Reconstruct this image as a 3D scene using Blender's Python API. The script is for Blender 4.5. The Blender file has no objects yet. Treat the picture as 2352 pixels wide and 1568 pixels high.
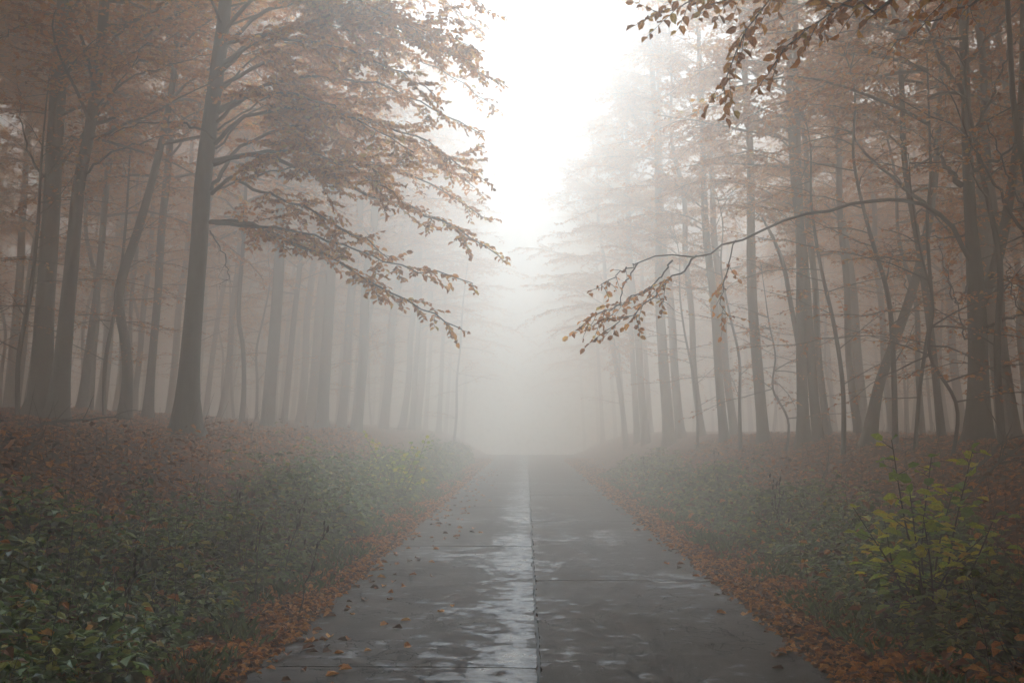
import bpy, math, random
import numpy as np
from mathutils import Vector, Matrix, Euler, noise as mnoise

# ------------------------------------------------------------------ camera, sky, sun, exposure
S = bpy.context.scene
COL = S.collection
R = math.radians
F = 2287.0                                   # focal length in pixels of a 2352 px wide frame (35 mm on full frame)
cam_d = bpy.data.cameras.new('camera'); cam = bpy.data.objects.new('camera', cam_d); COL.objects.link(cam)
cam_d.lens = 35.0; cam_d.sensor_width = 36.0; cam_d.clip_start = 0.05; cam_d.clip_end = 2000
CAM = Vector((-0.08, 0.0, 1.6))
cam.location = CAM
cam.rotation_euler = (R(90 + 5.02), 0, R(0.83))
S.camera = cam
CM = cam.rotation_euler.to_matrix()

SUN_EL, SUN_AZ = 50.0, 9.0                   # ahead of the camera, high over the road
W = bpy.data.worlds.new('World'); S.world = W; W.use_nodes = True
nt = W.node_tree; bg = nt.nodes['Background']
sky = nt.nodes.new('ShaderNodeTexSky'); sky.sky_type = 'NISHITA'; sky.sun_disc = False
sky.sun_elevation = R(SUN_EL); sky.sun_rotation = R(SUN_AZ); sky.dust_density = 4.0; sky.air_density = 1.0
hs = nt.nodes.new('ShaderNodeHueSaturation'); hs.inputs['Saturation'].default_value = 0.8   # overcast: the blue is gone
nt.links.new(sky.outputs[0], hs.inputs['Color']); nt.links.new(hs.outputs[0], bg.inputs[0])
bg.inputs[1].default_value = 0.05
sd = bpy.data.lights.new('sun', 'SUN'); sun = bpy.data.objects.new('sun', sd); COL.objects.link(sun)
sd.energy = 4.6; sd.angle = R(14); sd.color = (0.60, 0.79, 1.0)
sun.rotation_euler = Euler((R(SUN_EL - 90), 0, -R(SUN_AZ)), 'XYZ')
S.view_settings.view_transform = 'Standard'; S.view_settings.look = 'None'
S.view_settings.exposure = 1.32; S.view_settings.gamma = 1.0
cy = S.cycles
cy.use_denoising = True
try: cy.denoiser = 'OPENIMAGEDENOISE'; cy.denoising_prefilter = 'ACCURATE'
except Exception: pass
cy.max_bounces = 8; cy.diffuse_bounces = 4; cy.glossy_bounces = 2; cy.transmission_bounces = 3
cy.volume_bounces = 6
cy.use_adaptive_sampling = True; cy.adaptive_threshold = 0.03; cy.adaptive_min_samples = 24; cy.transparent_max_bounces = 8
cy.caustics_reflective = False; cy.caustics_refractive = False
cy.sample_clamp_indirect = 6.0

rng = np.random.default_rng(7)
random.seed(7)
HAZE = 0.041

def P(u, v, Y):
    """World point seen at (u, v) of the 2352x1568 frame on the plane y = Y."""
    d = CM @ Vector(((u - 1176) / F, (784 - v) / F, -1.0))
    return CAM + d * ((Y - CAM.y) / d.y)

def sstep(a, b, x):
    t = np.clip((x - a) / (b - a), 0, 1); return t * t * (3 - 2 * t)

def vnoise(x, y, seed=0.0):
    """cheap smooth pseudo-noise in -1..1 from summed sines"""
    x = np.asarray(x, float); y = np.asarray(y, float)
    return (np.sin(x * 1.0 + 1.7 * np.sin(y * 0.83 + seed) + seed) * np.cos(y * 1.13 + 1.3 * np.sin(x * 0.71 - seed * 2) + 2 * seed)
            + 0.5 * np.sin(x * 2.3 - y * 1.9 + 3 * seed + 1.1 * np.sin(y * 2.1)) * np.cos(y * 2.7 + x * 0.6 + seed)) / 1.5

def ground_z(x, y):
    x = np.asarray(x, float); y = np.asarray(y, float)
    left = 1.50 * sstep(2.6, 6.2, -x) + 0.10 * np.clip(-x - 6.5, 0, 5) + 0.01 * np.clip(-x - 11, 0, 60)
    right = 1.36 * sstep(3.0, 7.2, x) + 0.012 * np.clip(x - 8, 0, 60)
    z = left + right
    a = sstep(2.1, 4.5, np.abs(x))
    z = z + a * (0.10 * vnoise(x * 0.9, y * 0.8, 1.0) + 0.04 * vnoise(x * 3.1, y * 2.9, 4.0))
    z = z - 0.05 * (1 - sstep(1.9, 2.2, np.abs(x)))          # bed under the slabs
    t = np.clip(y - 57, 0, 58)
    z = z - 0.0010 * t * t - 0.018 * np.clip(y - 115, 0, 500)
    return z
def gz(x, y): return float(ground_z(x, y))
def road_z(y):
    t = min(max(y - 57, 0), 58); return -0.0010 * t * t - 0.018 * max(y - 115, 0)

# ------------------------------------------------------------------ mesh helpers
class MB:
    """collects quads and tubes, then links them as one mesh object"""
    def __init__(self): self.v = []; self.f = []; self.n = 0; self.smooth = True
    def add(self, verts, quads):
        verts = np.asarray(verts, float); quads = np.asarray(quads, int)
        self.v.append(verts); self.f.append(quads + self.n); self.n += len(verts)
    def tube(self, pts, radii, sides=6, cap=True):
        p = np.asarray(pts, float); r = np.asarray(radii, float); n = len(p)
        t = np.gradient(p, axis=0); t /= np.linalg.norm(t, axis=1)[:, None] + 1e-9
        ref = np.array([0, 0, 1.0]) if abs(t[:, 2]).mean() < 0.8 else np.array([0.3, 1.0, 0])
        a = np.cross(t, ref); a /= np.linalg.norm(a, axis=1)[:, None] + 1e-9
        b = np.cross(t, a)
        ang = np.linspace(0, 2 * math.pi, sides, endpoint=False)
        rr = r if r.ndim == 2 else np.repeat(r[:, None], sides, 1)
        ring = p[:, None, :] + rr[..., None] * (np.cos(ang)[None, :, None] * a[:, None, :] + np.sin(ang)[None, :, None] * b[:, None, :])
        i = np.arange(n - 1)[:, None] * sides; j = np.arange(sides)[None, :]; k = (j + 1) % sides
        q = np.stack([i + j, i + k, i + sides + k, i + sides + j], -1).reshape(-1, 4)
        self.add(ring.reshape(-1, 3), q)
    def build(self, name, material, parent=None, smooth=True, origin=None):
        v = np.concatenate(self.v) if self.v else np.zeros((0, 3)); f = np.concatenate(self.f) if self.f else np.zeros((0, 4), int)
        if origin is not None: v = v - np.asarray(origin)[None, :]
        return quad_obj(name, v, f, material, parent, smooth)

def quad_mesh(name, v, f, material, smooth):
    me = bpy.data.meshes.new(name)
    me.vertices.add(len(v)); me.vertices.foreach_set('co', np.ascontiguousarray(v, dtype=np.float32).ravel())
    me.loops.add(len(f) * 4); me.loops.foreach_set('vertex_index', np.ascontiguousarray(f, dtype=np.int32).ravel())
    me.polygons.add(len(f)); me.polygons.foreach_set('loop_start', np.arange(0, len(f) * 4, 4, dtype=np.int32))
    try: me.polygons.foreach_set('loop_total', np.full(len(f), 4, dtype=np.int32))
    except Exception: pass
    me.polygons.foreach_set('use_smooth', np.full(len(f), bool(smooth)))
    me.materials.append(material); me.update(); me.validate()
    return me
def quad_obj(name, v, f, material, parent=None, smooth=True):
    o = bpy.data.objects.new(name, quad_mesh(name, v, f, material, smooth)); COL.objects.link(o)
    if parent is not None: o.parent = parent
    return o

def norm(a): return a / (np.linalg.norm(a, axis=-1, keepdims=True) + 1e-9)

class Leaves:
    """leaf blades: base point, direction, normal, length; flat=True uses one folded quad, else two quads along a midrib"""
    def __init__(self): self.p = []; self.d = []; self.n = []; self.l = []
    def add(self, p, d, n, l):
        self.p.append(np.atleast_2d(p)); self.d.append(np.atleast_2d(d)); self.n.append(np.atleast_2d(n)); self.l.append(np.atleast_1d(l))
    def arrays(self, wide=0.62, detail=False, curl=0.12, origin=None):
        p = np.concatenate(self.p); d = norm(np.concatenate(self.d)); n = norm(np.concatenate(self.n)); l = np.concatenate(self.l)[:, None]
        if origin is not None: p = p - np.asarray(origin)[None, :]
        s = norm(np.cross(d, n)); n = np.cross(s, d); N = len(p)
        w = l * wide * 0.5
        if not detail:
            v = np.stack([p, p + d * l * 0.45 + s * w + n * l * curl, p + d * l, p + d * l * 0.45 - s * w + n * l * curl], 1)
            f = np.arange(N * 4).reshape(N, 4)
        else:
            c = l * curl
            v = np.stack([p, p + d * l * 0.25 + s * w * 0.86 + n * c * .7, p + d * l * 0.66 + s * w * 0.80 + n * c, p + d * l - n * c * .8,
                          p + d * l * 0.66 - s * w * 0.80 + n * c, p + d * l * 0.25 - s * w * 0.86 + n * c * .7], 1)
            b = np.arange(N)[:, None] * 6
            f = np.concatenate([b + np.array([[0, 1, 2, 3]]), b + np.array([[0, 3, 4, 5]])], 0)
        return v.reshape(-1, 3), f
    def build(self, name, material, parent=None, **k):
        v, f = self.arrays(**k); return quad_obj(name, v, f, material, parent, False)

def empty(name, loc, label=None, cat=None, group=None):
    o = bpy.data.objects.new(name, None); COL.objects.link(o); o.location = loc; o.empty_display_size = 0.2
    tag(o, label, cat, group); return o
def tag(o, label=None, cat=None, group=None, kind=None):
    if label: o['label'] = label
    if cat: o['category'] = cat
    if group: o['group'] = group
    if kind: o['kind'] = kind
    return o
def copy_thing(root, loc, rz, sc=1.0, label=None, group=None):
    r = root.copy(); COL.objects.link(r); r.location = loc; r.rotation_euler = (0, 0, rz); r.scale = (sc, sc, max(0.8, min(sc, 1.05)))
    if label: r['label'] = label
    if group: r['group'] = group
    for ch in root.children:
        c = ch.copy(); COL.objects.link(c); c.parent = r
    return r

# ------------------------------------------------------------------ materials
def mat(name):
    m = bpy.data.materials.new(name); m.use_nodes = True; t = m.node_tree
    return m, t, t.nodes['Principled BSDF'], t.nodes['Material Output']
def N(t, kind, **k):
    n = t.nodes.new(kind)
    for a, b in k.items():
        if a in n.inputs: n.inputs[a].default_value = b
        else: setattr(n, a, b)
    return n
def ramp(t, stops, fac=None, interp='LINEAR'):
    r = t.nodes.new('ShaderNodeValToRGB'); r.color_ramp.interpolation = interp; e = r.color_ramp.elements
    while len(e) < len(stops): e.new(0.5)
    for el, (pos, c) in zip(e, stops):
        el.position = pos; el.color = (*c, 1) if len(c) == 3 else c
    if fac is not None: t.links.new(fac, r.inputs[0])
    return r
def math_n(t, op, a, b=None, clamp=False):
    n = t.nodes.new('ShaderNodeMath'); n.operation = op; n.use_clamp = clamp
    for i, x in enumerate((a, b)):
        if x is None: continue
        if isinstance(x, (int, float)): n.inputs[i].default_value = x
        else: t.links.new(x, n.inputs[i])
    return n.outputs[0]

def leaf_mat(name, stops, transl=0.45, rough=0.45, mottled=True, spec=0.25):
    m, t, b, out = mat(name)
    g = N(t, 'ShaderNodeNewGeometry')
    r = ramp(t, stops, g.outputs['Random Per Island'])
    col = r.outputs[0]
    if mottled:
        nz = N(t, 'ShaderNodeTexNoise', Scale=60.0, Detail=3.0)
        co = N(t, 'ShaderNodeTexCoord'); t.links.new(co.outputs['Object'], nz.inputs['Vector'])
        rr = ramp(t, [(0.3, (0.55, 0.5, 0.45)), (0.62, (1, 1, 1))], nz.outputs[0])
        mx = N(t, 'ShaderNodeMix', data_type='RGBA', blend_type='MULTIPLY'); mx.inputs[0].default_value = 0.8
        t.links.new(col, mx.inputs[6]); t.links.new(rr.outputs[0], mx.inputs[7]); col = mx.outputs[2]
    t.links.new(col, b.inputs['Base Color']); b.inputs['Roughness'].default_value = rough
    b.inputs['Specular IOR Level'].default_value = spec
    if transl > 0:
        tr = N(t, 'ShaderNodeBsdfTranslucent'); t.links.new(col, tr.inputs[0])
        ms = N(t, 'ShaderNodeMixShader'); ms.inputs[0].default_value = transl
        t.links.new(b.outputs[0], ms.inputs[1]); t.links.new(tr.outputs[0], ms.inputs[2]); t.links.new(ms.outputs[0], out.inputs[0])
    return m

M_LEAF = leaf_mat('autumn_leaves', [(0, (0.32, 0.09, 0.012)), (0.25, (0.60, 0.19, 0.015)), (0.65, (0.82, 0.30, 0.02)), (0.9, (0.88, 0.42, 0.04)), (1, (0.68, 0.46, 0.07))], 0.8)
M_FAR = leaf_mat('far_autumn_leaves', [(0, (0.36, 0.11, 0.010)), (0.4, (0.66, 0.24, 0.015)), (0.8, (0.80, 0.31, 0.02)), (1, (0.70, 0.40, 0.05))], 0.65, mottled=False)
M_DUSK = leaf_mat('faded_brown_leaves', [(0, (0.09, 0.06, 0.035)), (0.5, (0.17, 0.10, 0.05)), (1, (0.22, 0.15, 0.07))], 0.35, mottled=False)
M_GREEN = leaf_mat('weed_leaves', [(0, (0.03, 0.055, 0.010)), (0.35, (0.085, 0.155, 0.025)), (0.65, (0.17, 0.28, 0.045)), (0.82, (0.26, 0.36, 0.08)), (0.92, (0.50, 0.46, 0.04)), (0.97, (0.38, 0.13, 0.025)), (1, (0.12, 0.05, 0.02))], 0.35, 0.45, spec=0.25)
M_GRASS = leaf_mat('grass_blades', [(0, (0.05, 0.10, 0.02)), (0.5, (0.12, 0.22, 0.045)), (0.85, (0.20, 0.30, 0.07)), (1, (0.34, 0.26, 0.11))], 0.3, 0.4)
M_YELLOW = leaf_mat('yellow_green_leaves', [(0, (0.16, 0.33, 0.06)), (0.3, (0.36, 0.52, 0.05)), (0.65, (0.72, 0.72, 0.04)), (0.92, (0.85, 0.70, 0.05)), (1, (0.75, 0.42, 0.04))], 0.5, 0.4)
M_LITTER = leaf_mat('fallen_leaves', [(0, (0.07, 0.022, 0.008)), (0.35, (0.26, 0.070, 0.010)), (0.7, (0.52, 0.155, 0.014)), (0.93, (0.74, 0.25, 0.022)), (1, (0.5, 0.26, 0.06))], 0.15, 0.75, spec=0.08)
M_FRESH = leaf_mat('bright_fallen_leaves', [(0, (0.07, 0.025, 0.012)), (0.35, (0.28, 0.085, 0.018)), (0.65, (0.66, 0.23, 0.03)), (1, (0.80, 0.36, 0.06))], 0.2, 0.6, spec=0.15)

def bark_mat(name, c0, c1, c2):
    m, t, b, out = mat(name)
    co = N(t, 'ShaderNodeTexCoord'); mp = N(t, 'ShaderNodeMapping'); mp.inputs['Scale'].default_value = (1, 1, 0.22)
    t.links.new(co.outputs['Object'], mp.inputs[0])
    n1 = N(t, 'ShaderNodeTexNoise', Scale=9.0, Detail=8.0, Roughness=0.65); t.links.new(mp.outputs[0], n1.inputs['Vector'])
    n2 = N(t, 'ShaderNodeTexNoise', Scale=1.6, Detail=4.0); t.links.new(co.outputs['Object'], n2.inputs['Vector'])
    r1 = ramp(t, [(0.36, c0), (0.52, c1), (0.66, c2)], n1.outputs[0])
    r2 = ramp(t, [(0.42, (1, 1, 1)), (0.58, (0.45, 0.70, 0.32))], n2.outputs[0])   # algae
    mx = N(t, 'ShaderNodeMix', data_type='RGBA', blend_type='MULTIPLY'); mx.inputs[0].default_value = 0.6
    t.links.new(r1.outputs[0], mx.inputs[6]); t.links.new(r2.outputs[0], mx.inputs[7]); t.links.new(mx.outputs[2], b.inputs['Base Color'])
    bp = N(t, 'ShaderNodeBump', Strength=0.7, Distance=0.02); t.links.new(n1.outputs[0], bp.inputs['Height']); t.links.new(bp.outputs[0], b.inputs['Normal'])
    b.inputs['Roughness'].default_value = 0.75
    return m
M_BARK = bark_mat('wet_beech_bark', (0.018, 0.016, 0.014), (0.045, 0.040, 0.034), (0.085, 0.078, 0.066))
M_TWIG = bark_mat('dark_twigs', (0.016, 0.013, 0.011), (0.032, 0.026, 0.022), (0.055, 0.045, 0.036))
M_STALK = bark_mat('dead_stalks', (0.03, 0.02, 0.014), (0.06, 0.04, 0.027), (0.11, 0.08, 0.05))

# forest floor
def floor_mat():
    m, t, b, out = mat('leaf_covered_soil')
    co = N(t, 'ShaderNodeTexCoord')
    v = N(t, 'ShaderNodeTexVoronoi', Scale=14.0); t.links.new(co.outputs['Object'], v.inputs['Vector'])
    v2 = N(t, 'ShaderNodeTexVoronoi', Scale=23.0); t.links.new(co.outputs['Object'], v2.inputs['Vector'])
    n1 = N(t, 'ShaderNodeTexNoise', Scale=0.8, Detail=6.0); t.links.new(co.outputs['Object'], n1.inputs['Vector'])
    sx = N(t, 'ShaderNodeSeparateColor'); t.links.new(v.outputs['Color'], sx.inputs[0])
    r = ramp(t, [(0, (0.03, 0.012, 0.005)), (0.35, (0.13, 0.040, 0.010)), (0.7, (0.27, 0.082, 0.014)), (1, (0.45, 0.15, 0.02))], sx.outputs[0])
    sy = N(t, 'ShaderNodeSeparateColor'); t.links.new(v2.outputs['Color'], sy.inputs[0])
    r2 = ramp(t, [(0, (0.5, 0.45, 0.4)), (1, (1.1, 1.0, 1.0))], sy.outputs[1])
    r3 = ramp(t, [(0.35, (0.5, 0.46, 0.42)), (0.6, (1, 1, 1))], n1.outputs[0])
    a = N(t, 'ShaderNodeMix', data_type='RGBA', blend_type='MULTIPLY'); a.inputs[0].default_value = 1
    c = N(t, 'ShaderNodeMix', data_type='RGBA', blend_type='MULTIPLY'); c.inputs[0].default_value = 0.7
    t.links.new(r.outputs[0], a.inputs[6]); t.links.new(r2.outputs[0], a.inputs[7])
    t.links.new(a.outputs[2], c.inputs[6]); t.links.new(r3.outputs[0], c.inputs[7]); t.links.new(c.outputs[2], b.inputs['Base Color'])
    bp = N(t, 'ShaderNodeBump', Strength=0.8, Distance=0.03); t.links.new(v.outputs['Distance'], bp.inputs['Height']); t.links.new(bp.outputs[0], b.inputs['Normal'])
    b.inputs['Roughness'].default_value = 0.85; b.inputs['Specular IOR Level'].default_value = 0.08
    return m
M_FLOOR = floor_mat()

def road_mat():
    """worn concrete with a film of rain water: wet where the mask says so, dry and rough elsewhere"""
    m, t, b, out = mat('wet_concrete'); L = t.links.new
    co = N(t, 'ShaderNodeTexCoord'); xyz = N(t, 'ShaderNodeSeparateXYZ'); L(co.outputs['Object'], xyz.inputs[0])
    X, Y = xyz.outputs[0], xyz.outputs[1]
    fine = N(t, 'ShaderNodeTexNoise', Scale=90.0, Detail=6.0, Roughness=0.7); L(co.outputs['Object'], fine.inputs['Vector'])
    med = N(t, 'ShaderNodeTexNoise', Scale=2.2, Detail=8.0, Roughness=0.62); L(co.outputs['Object'], med.inputs['Vector'])
    blot = N(t, 'ShaderNodeTexNoise', Scale=0.7, Detail=5.0, Roughness=0.6); L(co.outputs['Object'], blot.inputs['Vector'])
    # water: a band along the left side of the centre joint, plus scattered patches
    mp = N(t, 'ShaderNodeMapping'); mp.inputs['Scale'].default_value = (1.0, 1.25, 1); L(co.outputs['Object'], mp.inputs[0])
    wn = N(t, 'ShaderNodeTexNoise', Scale=3.2, Detail=9.0, Roughness=0.68); wn.inputs['Distortion'].default_value = 0.2; L(mp.outputs[0], wn.inputs['Vector'])
    wl = N(t, 'ShaderNodeTexNoise', Scale=0.42, Detail=3.0); L(mp.outputs[0], wl.inputs['Vector'])
    band = math_n(t, 'SUBTRACT', 1.0, math_n(t, 'DIVIDE', math_n(t, 'ABSOLUTE', math_n(t, 'ADD', X, 0.16)), 0.55), True)
    leftside = math_n(t, 'ADD', 0.3, math_n(t, 'MULTIPLY', math_n(t, 'LESS_THAN', X, -0.015), 0.7))
    band = math_n(t, 'MULTIPLY', band, leftside)
    h = math_n(t, 'ADD', math_n(t, 'MULTIPLY', wn.outputs[0], 1.0), math_n(t, 'MULTIPLY', band, 0.20))
    h = math_n(t, 'ADD', h, math_n(t, 'MULTIPLY', math_n(t, 'SUBTRACT', wl.outputs[0], 0.5), 0.5))
    h = math_n(t, 'SUBTRACT', h, math_n(t, 'MULTIPLY', math_n(t, 'GREATER_THAN', X, 0.0), 0.012))
    brk = N(t, 'ShaderNodeTexNoise', Scale=7.0, Detail=8.0, Roughness=0.7); L(mp.outputs[0], brk.inputs['Vector'])
    h2 = math_n(t, 'ADD', h, math_n(t, 'MULTIPLY', math_n(t, 'SUBTRACT', brk.outputs[0], 0.5), 0.75))
    wet = ramp(t, [(0.575, (0, 0, 0)), (0.64, (0.5, 0.5, 0.5)), (0.84, (1, 1, 1))], h2)
    damp = ramp(t, [(0.40, (0, 0, 0)), (0.60, (1, 1, 1))], h)
    base = ramp(t, [(0.28, (0.040, 0.029, 0.022)), (0.5, (0.072, 0.055, 0.045)), (0.72, (0.105, 0.087, 0.074))], med.outputs[0])
    sp = ramp(t, [(0.32, (0.35, 0.34, 0.33)), (0.5, (0.95, 0.95, 0.95)), (0.68, (1.6, 1.55, 1.5))], fine.outputs[0])
    st = ramp(t, [(0.4, (1, 1, 1)), (0.7, (0.72, 0.62, 0.54))], blot.outputs[0])
    a = N(t, 'ShaderNodeMix', data_type='RGBA', blend_type='MULTIPLY'); a.inputs[0].default_value = 0.85; L(base.outputs[0], a.inputs[6]); L(sp.outputs[0], a.inputs[7])
    c = N(t, 'ShaderNodeMix', data_type='RGBA', blend_type='MULTIPLY'); c.inputs[0].default_value = 0.9; L(a.outputs[2], c.inputs[6]); L(st.outputs[0], c.inputs[7])
    # hairline cracks, only in a few places
    cw = N(t, 'ShaderNodeTexNoise', Scale=2.5, Detail=5.0); L(co.outputs['Object'], cw.inputs['Vector'])
    ad = N(t, 'ShaderNodeMix', data_type='VECTOR'); 
    va = t.nodes.new('ShaderNodeVectorMath'); va.operation = 'SCALE'; va.inputs[3].default_value = 0.9; L(cw.outputs['Color'], va.inputs[0])
    vb = t.nodes.new('ShaderNodeVectorMath'); vb.operation = 'ADD'; L(co.outputs['Object'], vb.inputs[0]); L(va.outputs[0], vb.inputs[1])
    vo = N(t, 'ShaderNodeTexVoronoi', feature='DISTANCE_TO_EDGE', Scale=2.1); L(vb.outputs[0], vo.inputs['Vector'])
    cr = ramp(t, [(0.0, (1, 1, 1)), (0.006, (1, 1, 1)), (0.020, (0, 0, 0))], vo.outputs['Distance'])
    cm = N(t, 'ShaderNodeTexNoise', Scale=0.55, Detail=2.0); L(co.outputs['Object'], cm.inputs['Vector'])
    edge = math_n(t, 'MULTIPLY', math_n(t, 'ABSOLUTE', X), 0.12)
    cmr = ramp(t, [(0.54, (0, 0, 0)), (0.66, (1, 1, 1))], math_n(t, 'ADD', cm.outputs[0], edge))
    crk = math_n(t, 'MULTIPLY', cr.outputs[0], cmr.outputs[0])
    d = N(t, 'ShaderNodeMix', data_type='RGBA', blend_type='MIX'); L(crk, d.inputs[0]); L(c.outputs[2], d.inputs[6]); d.inputs[7].default_value = (0.008, 0.007, 0.006, 1)
    e = N(t, 'ShaderNodeMix', data_type='RGBA', blend_type='MULTIPLY'); L(wet.outputs[0], e.inputs[0]); L(d.outputs[2], e.inputs[6]); e.inputs[7].default_value = (0.55, 0.55, 0.56, 1)
    L(e.outputs[2], b.inputs['Base Color'])
    ro = math_n(t, 'SUBTRACT', 0.85, math_n(t, 'MULTIPLY', damp.outputs[0], 0.06))
    ro = math_n(t, 'SUBTRACT', ro, math_n(t, 'MULTIPLY', wet.outputs[0], 0.53))
    L(math_n(t, 'ADD', 0.16, math_n(t, 'MULTIPLY', wet.outputs[0], 0.4)), b.inputs['Specular IOR Level']); L(ro, b.inputs['Roughness'])
    hb = math_n(t, 'ADD', math_n(t, 'MULTIPLY', fine.outputs[0], 0.35), math_n(t, 'MULTIPLY', med.outputs[0], 0.10))
    hb = math_n(t, 'SUBTRACT', hb, math_n(t, 'MULTIPLY', crk, 1.0))
    bp = N(t, 'ShaderNodeBump', Distance=0.012); L(hb, bp.inputs['Height']); L(bp.outputs[0], b.inputs['Normal'])
    L(math_n(t, 'SUBTRACT', 0.6, math_n(t, 'MULTIPLY', wet.outputs[0], 0.55)), bp.inputs['Strength'])
    return m
M_ROAD = road_mat()
m, t, b, o_ = mat('dark_joint'); b.inputs['Base Color'].default_value = (0.022, 0.019, 0.016, 1); b.inputs['Roughness'].default_value = 0.8; M_JOINT = m

# ------------------------------------------------------------------ ground and road
def build_ground():
    xs = np.unique(np.concatenate([np.linspace(-120, -20, 34), np.linspace(-20, -9, 34), np.linspace(-9, 9, 121), np.linspace(9, 20, 34), np.linspace(20, 120, 34)]))
    ys = np.unique(np.concatenate([np.linspace(-60, 0, 31), np.linspace(0, 30, 151), np.linspace(30, 70, 101), np.linspace(70, 180, 61)]))
    X, Y = np.meshgrid(xs, ys); Z = ground_z(X, Y)
    nx, ny = len(xs), len(ys)
    v = np.stack([X, Y, Z], -1).reshape(-1, 3)
    i = (np.arange(ny - 1)[:, None] * nx + np.arange(nx - 1)[None, :]).ravel()
    f = np.stack([i, i + 1, i + nx + 1, i + nx], -1)
    o = quad_obj('ground', v, f, M_FLOOR); tag(o, 'forest floor covered in brown leaves rising on both sides of the road', kind='structure')
build_ground()

def build_road():
    mb = MB()
    # slabs: left and right rows with joints as real gaps
    def row(x0, x1, joints, seed, inner):
        rg = np.random.default_rng(seed)
        for a, bb in zip(joints[:-1], joints[1:]):
            L = bb - a; ny = max(4, int(L / (0.08 if -1 < a < 20 else 0.25 if a < 42 else 1.0))); nx = 10
            yy = np.linspace(a + 0.010, bb - 0.010, ny + 1); xx = np.linspace(0, 1, nx + 1)
            tilt = rg.uniform(-0.004, 0.004)
            top = []
            for y in yy:
                w = 0.010 * math.sin(y * 2.1 + seed) + 0.007 * math.sin(y * 5.3 + seed * 2) + 0.030 * rg.random() ** 4 * (1 if inner == 2 else -1)
                wob = 0.05 * float(vnoise(y * 1.3, seed, 2.0)) + 0.03 * float(vnoise(y * 4.7, seed, 5.0)) + 0.025 * rg.random()
                xa, xb = (x0 + wob, x1 - 0.010 + w * 0.5) if inner == 1 else (x0 + 0.010 + w * 0.5, x1 + wob)
                if min(y - a, bb - y) < 0.06 : 
                    if inner == 1: xb -= 0.012
                    else: xa += 0.012
                for q in xx:
                    x = xa + (xb - xa) * q
                    edge = min(q, 1 - q)
                    z = road_z(y) + tilt * (1 if y > (a + bb) / 2 else -1) * 0.5 + 0.003 * float(vnoise(x * 1.7, y * 0.9, 3.0)) - (0.006 if edge == 0 else 0)
                    z -= 0.005 if (y == yy[0] or y == yy[-1]) else 0
                    top.append((x, y, z))
            top = np.array(top); n1 = nx + 1
            i = (np.arange(ny)[:, None] * n1 + np.arange(nx)[None, :]).ravel()
            f = np.stack([i, i + 1, i + n1 + 1, i + n1], -1)
            mb.add(top, f)
            # skirt
            loop = list(range(n1)) + [k * n1 + nx for k in range(1, ny + 1)] + [ny * n1 + k for k in range(nx - 1, -1, -1)] + [k * n1 for k in range(ny - 1, 0, -1)]
            up = top[loop]; dn = up.copy(); dn[:, 2] -= 0.12; m_ = len(loop); k = np.arange(m_)
            mb.add(np.concatenate([up, dn]), np.stack([(k + 1) % m_, k, k + m_, (k + 1) % m_ + m_], -1))
    jl = [-16, -6, -0.5, 6.9, 13.9, 20.8, 27.5, 34.5, 41.5, 48.5, 55.5, 62.5, 70, 85, 100, 120, 150, 178]
    jr = [-14, -5, 3.8, 10.8, 17.6, 24.5, 31.5, 38.5, 45.5, 52.5, 60, 75, 90, 110, 140, 178]
    row(-1.89, -0.0, jl, 11, 1); row(0.0, 1.90, jr, 23, 2)
    o = mb.build('road', M_ROAD, smooth=False)
    tag(o, 'narrow wet concrete slab road with a centre joint running into the fog', kind='structure')
    jb = MB()
    ys = np.linspace(-16, 178, 200)
    v = np.array([(x, y, road_z(y) - 0.035) for y in ys for x in (-1.75, 1.75)]); i = np.arange(len(ys) - 1) * 2
    jb.add(v, np.stack([i, i + 1, i + 3, i + 2], -1))
    tag(jb.build('road_bed', M_JOINT, smooth=False), 'dark soil showing in the joints between the road slabs', kind='structure')
build_road()

# ------------------------------------------------------------------ trees
def rot_about(v, axis, a):
    return np.array(Matrix.Rotation(a, 3, Vector(axis)) @ Vector(v))

def resample(pts, n):
    """smooth Catmull-Rom through the points, n samples"""
    p = np.asarray(pts, float); m = len(p)
    if m < 3: return np.array([p[0] + (p[-1] - p[0]) * k for k in np.linspace(0, 1, n)])
    q = np.vstack([2 * p[0] - p[1], p, 2 * p[-1] - p[-2]])
    out = []
    for s in np.linspace(0, m - 1 - 1e-6, n):
        i = int(s); u = s - i; a, b, c, d = q[i], q[i + 1], q[i + 2], q[i + 3]
        out.append(0.5 * ((2 * b) + (-a + c) * u + (2 * a - 5 * b + 4 * c - d) * u * u + (-a + 3 * b - 3 * c + d) * u ** 3))
    return np.array(out)

def leaves_on(lv, path, rg, gap, size, tilt=0.35, start=0.1, flat=True):
    """alternate leaves along a twig path, lying roughly in one plane"""
    p = np.asarray(path); seg = np.linalg.norm(np.diff(p, axis=0), axis=1); L = seg.sum()
    k = max(1, int(L * (1 - start) / gap)); s = np.linspace(start * L, L, k) + rg.normal(0, gap * 0.2, k)
    c = np.concatenate([[0], np.cumsum(seg)]); s = np.clip(s, 0, L)
    pos = np.stack([np.interp(s, c, p[:, j]) for j in range(3)], -1)
    d = norm(p[-1] - p[0])
    up = np.array([0, 0, 1.0]); side = norm(np.cross(d, up))
    sg = np.where(np.arange(k) % 2 == 0, 1.0, -1.0)[:, None]
    ld = norm(d * rg.uniform(0.3, 1.0, (k, 1)) + side * sg * rg.uniform(0.5, 1.1, (k, 1)) + rg.normal(0, 0.25, (k, 3)) + np.array([0, 0, -0.25]))
    n = norm(up + rg.normal(0, tilt, (k, 3)))
    lv.add(pos, ld, n, size * rg.uniform(0.65, 1.2, k))

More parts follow.
